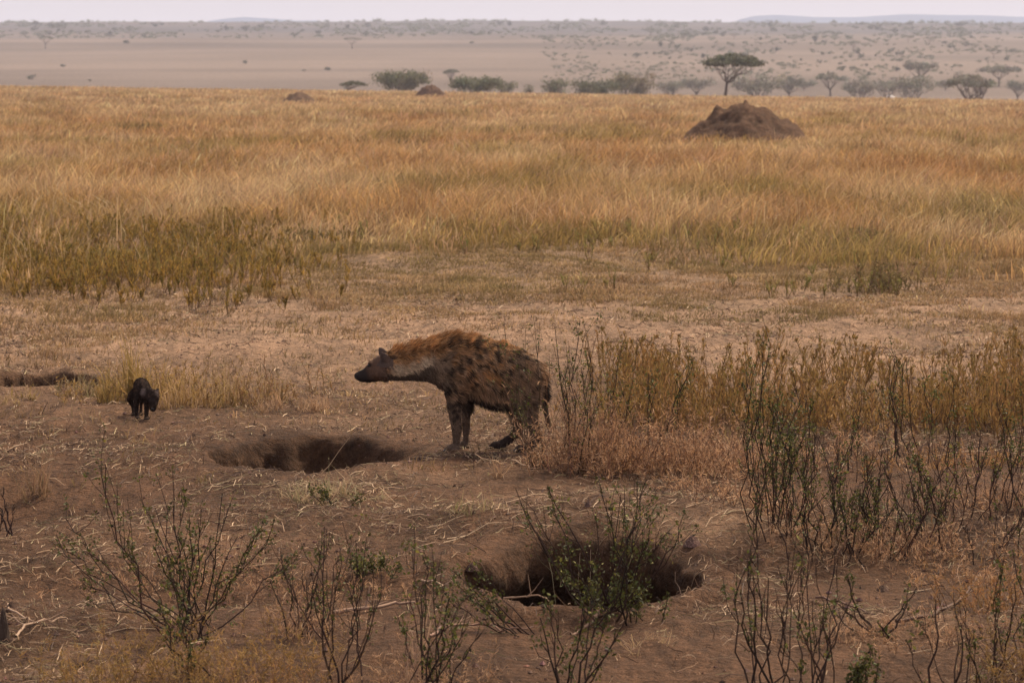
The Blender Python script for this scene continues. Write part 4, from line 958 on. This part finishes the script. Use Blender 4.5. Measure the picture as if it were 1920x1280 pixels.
acacia('large flat topped umbrella tree standing alone on the edge of the grass, right of centre', 1372, 436, 108, 97, seed=301, trunk_px=1358, nl=7000)
acacia('broad dark domed tree left of centre, leftmost of the two widest', 752, 500, 100, 128, 'dome', 302, nl=5000)
acacia('small low umbrella tree left of the broad domed tree', 664, 470, 50, 151, seed=303, trunk_px=648, nl=1800)
acacia('small umbrella tree floating far behind the mound near centre', 846, 900, 33, 126, seed=304, nl=1500)
acacia('wide low spreading tree just right of the centre mound', 893, 500, 95, 139, 'dome', 305, nl=4500)
acacia('narrower low tree joined to the right of the wide spreading tree', 948, 510, 45, 143, 'dome', 306, nl=2000)
acacia('small round bush tree alone in the gap right of the wide spreading tree', 991, 520, 24, 148, 'dome', 307, nl=900)
acacia('flat topped green tree, first of the pair right of the gap', 1041, 540, 58, 136, 'dome', 308, nl=2500)
acacia('wide low green tree, second of the pair right of the gap', 1116, 540, 88, 139, 'dome', 309, nl=4000)
acacia('tall pale tan crowned tree behind the low green pair', 1188, 640, 84, 119, 'dome', 310, nl=4500, c=np.array([.15, .125, .065]))
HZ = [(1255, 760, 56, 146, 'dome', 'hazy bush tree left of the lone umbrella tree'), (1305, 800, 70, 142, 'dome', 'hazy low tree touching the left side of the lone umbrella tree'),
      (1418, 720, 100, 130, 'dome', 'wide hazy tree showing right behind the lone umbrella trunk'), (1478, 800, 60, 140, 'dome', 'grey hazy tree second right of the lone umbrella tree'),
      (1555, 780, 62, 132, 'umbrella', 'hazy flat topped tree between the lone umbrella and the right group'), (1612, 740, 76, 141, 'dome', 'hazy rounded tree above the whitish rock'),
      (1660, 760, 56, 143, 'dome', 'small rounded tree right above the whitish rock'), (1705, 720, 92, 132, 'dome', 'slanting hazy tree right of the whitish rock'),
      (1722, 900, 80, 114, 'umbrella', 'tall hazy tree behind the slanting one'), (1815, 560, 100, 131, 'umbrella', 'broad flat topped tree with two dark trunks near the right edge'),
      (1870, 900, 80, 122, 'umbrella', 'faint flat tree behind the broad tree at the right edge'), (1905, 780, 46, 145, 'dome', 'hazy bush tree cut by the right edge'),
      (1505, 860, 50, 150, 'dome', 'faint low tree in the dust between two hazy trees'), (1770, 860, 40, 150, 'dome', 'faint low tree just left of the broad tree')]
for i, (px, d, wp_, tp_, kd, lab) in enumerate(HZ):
    acacia(lab, px, d, wp_, tp_, kd, 320 + i, nl=2600, group='hazy trees in the valley', c=np.array([.19, .175, .135]))  # pale leaf colour stands in for thicker valley haze
acacia('thin slanting tree sharing the broad tree crown near the right edge', 1832, 565, 60, 138, 'umbrella', 345, nl=1500)
SL = [(85, 92, 34, 26, 'flat umbrella tree alone on the slope at far left'), (660, 92, 36, 25, 'flat umbrella tree alone on the middle of the slope'), (1220, 66, 30, 12, 'dark flat tree high on the slope right of centre'),
      (1282, 75, 28, 14, 'small flat tree on the slope left above the lone umbrella tree'), (1377, 74, 22, 12, 'small flat tree straight above the lone umbrella tree'), (1600, 97, 32, 22, 'thin pinkish umbrella tree on the slope at right'),
      (1703, 80, 26, 14, 'left one of two flat trees side by side on the right slope'), (1743, 84, 30, 16, 'right one of two flat trees side by side on the right slope'), (1863, 110, 40, 20, 'pale green flat tree on the slope near the right edge'),
      (1442, 47, 18, 10, 'tiny flat tree on the skyline against the blue hill'), (205, 74, 24, 9, 'low dark flat tree on the slope at left')]
sx, sy, sz = ray([s[0] for s in SL], [s[1] for s in SL], 600, 3300)
for i, (px, bp, wp_, hp_, lab) in enumerate(SL):
    d = sy[i]; acacia(lab, 0, 0, 0, 0, 'umbrella', 360 + i, nl=900, lod=.5, loc=(sx[i], sy[i], sz[i]), size=(wp_ * d / FP, hp_ * d / FP), group='umbrella trees on the slope')

# slope bushes: individuals, sharing six shapes
protos = []
for k in range(6):
    rg = np.random.default_rng(800 + k); nl = 130; nc = 5 + k % 3
    c0 = np.stack([rg.uniform(-.5, .5, nc), rg.uniform(-.4, .4, nc), rg.uniform(.25, .75, nc)], 1); i = rg.integers(0, nc, nl)
    q = c0[i] + rg.normal(0, .14, (nl, 3)); q[:, 2] = np.abs(q[:, 2]); G = Geo()
    G.leaves(q, .20 * (.6 + .8 * rg.random(nl)), jit(TG * (.8 if k % 2 else 1.1), nl, .25, rg), aspect=.9, rg=rg)
    st = np.stack([np.zeros((5, 3)), c0[:5] * np.array([.6, .6, .6])], 1); G.tubes(st, .03, np.array([.09, .065, .05]), 4)
    m = G.mesh('bush'); m.materials.append(M_LEAF); protos.append(m)
rg = np.random.default_rng(900)
px = rg.uniform(-60, 1980, 5200); py = rg.uniform(46, 168, 5200)
dn = .06 + .75 * sst(74, 50, py) + .55 * sst(1120, 1250, px) * sst(72, 90, py) * sst(140, 118, py) * (.6 + .9 * fbm(px / 70, py / 12, 2, 901))
dn = dn * (.55 + 1.1 * fbm(px / 90, py / 9, 2, 902)); dn = np.where((px < 1000) & (py > 78), .016, dn)
k = rg.random(5200) < np.clip(dn, 0, 1) * .33; px, py = px[k], py[k]
bx, by, bz = ray(px, py, 600, 3300); k = by < 3290; px, py, bx, by, bz = px[k], py[k], bx[k], by[k], bz[k]
wb = rg.uniform(5, 13, len(bx)) * by / FP; order = np.argsort(-wb / by)[:270]
rest = np.argsort(-wb / by)[270:]
GP = 'scattered bushes on the far slope'
for i in order:
    o = obj('bush', protos[int(rg.integers(0, 6))], None, None, (bx[i], by[i], bz[i]), (0, 0, rg.random() * 6.28))
    o.scale = (wb[i], wb[i], wb[i] * rg.uniform(.5, .95))
    zone = ('near the skyline' if py[i] < 56 else 'high on the slope' if py[i] < 68 else 'midway up the slope' if py[i] < 90 else 'on the lower slope' if py[i] < 115 else 'low on the slope')
    where = ['at the far left', 'left of the low ragged mound', 'above the low ragged mound', 'above the broad domed tree', 'above the green tree pair',
             'above the lone umbrella tree', 'above the whitish rock', 'at the far right'][int(np.clip((px[i]) // 240, 0, 7))]
    sz = 'wider' if wb[i] * FP / by[i] > 9.5 else 'tiny'
    tag(o, '%s dark bush %s, %s' % (sz, zone, where), 'bush', '%s bushes %s, %s' % (sz, zone, where))
# far scrub that reads as one mass: the skyline fringe and the stippled right-hand slope
G = Geo(); rg = np.random.default_rng(910)
px = np.concatenate([rg.uniform(-80, 2000, 4600), rg.uniform(1020, 2000, 3000)]); py = np.concatenate([45.5 + 27 * rg.random(4600) ** 1.4, rg.uniform(62, 150, 3000)])
k = rg.random(len(px)) < np.clip(.35 + 1.5 * fbm(px / 60, py / 7, 3, 911), .02, 1); px, py = px[k], py[k]
x, y, z = ray(px, py, 600, 3350); n = len(x); w_ = rg.uniform(3, 9, n) * y / FP; m = 34
q = rg.normal(0, .3, (n, m, 3)); q[..., 2] = np.abs(q[..., 2]) * .9 + .05; q = q * w_[:, None, None] * np.array([1, 1, .7]) + np.stack([x, y, z], 1)[:, None]
G.leaves(q.reshape(-1, 3), np.repeat(w_ * .26, m), jit(TG * 1.4, n * m, .3, rg), aspect=.9, rg=rg)
px = rg.uniform(-80, 2000, 170); y = rg.uniform(2950, 3060, 170); x = (px - 960) / FP * y; z = H(x, y); n = len(x); w_ = rg.uniform(4, 12, n) * y / FP
q = rg.normal(0, .3, (n, m, 3)); q[..., 2] = np.abs(q[..., 2]) * .9 + .05; q = q * w_[:, None, None] * np.array([1, 1, .6]) + np.stack([x, y, z], 1)[:, None]
G.leaves(q.reshape(-1, 3), np.repeat(w_ * .26, m), jit(TG * 1.4, n * m, .3, rg), aspect=.9, rg=rg)
tag(obj('distant_scrub', G.mesh('distant_scrub'), M_LEAF), 'faint dark scrub stippling the far slope and skyline', 'scrub', kind='stuff')

# ------------------------------------------------------------------ haze
hm = bpy.data.materials.new('haze'); hm.use_nodes = True; t = hm.node_tree; t.nodes.clear()
o = t.nodes.new('ShaderNodeOutputMaterial'); pv = t.nodes.new('ShaderNodeVolumePrincipled')
pv.inputs['Color'].default_value = (.80, .83, 1.0, 1); pv.inputs['Density'].default_value = .00014; pv.inputs['Anisotropy'].default_value = .1
t.links.new(pv.outputs[0], o.inputs['Volume'])
x0, x1, y0, y1, z0, z1 = -4500, 4500, -40, 7600, -16, 150
V = [(x, y, z) for x in (x0, x1) for y in (y0, y1) for z in (z0, z1)]
me = bpy.data.meshes.new('haze'); me.from_pydata(V, [], [(0, 1, 3, 2), (4, 6, 7, 5), (0, 4, 5, 1), (2, 3, 7, 6), (0, 2, 6, 4), (1, 5, 7, 3)]); me.update()
tag(obj('haze', me, hm), 'thin pale dusty haze over the whole plain', 'haze', kind='stuff')
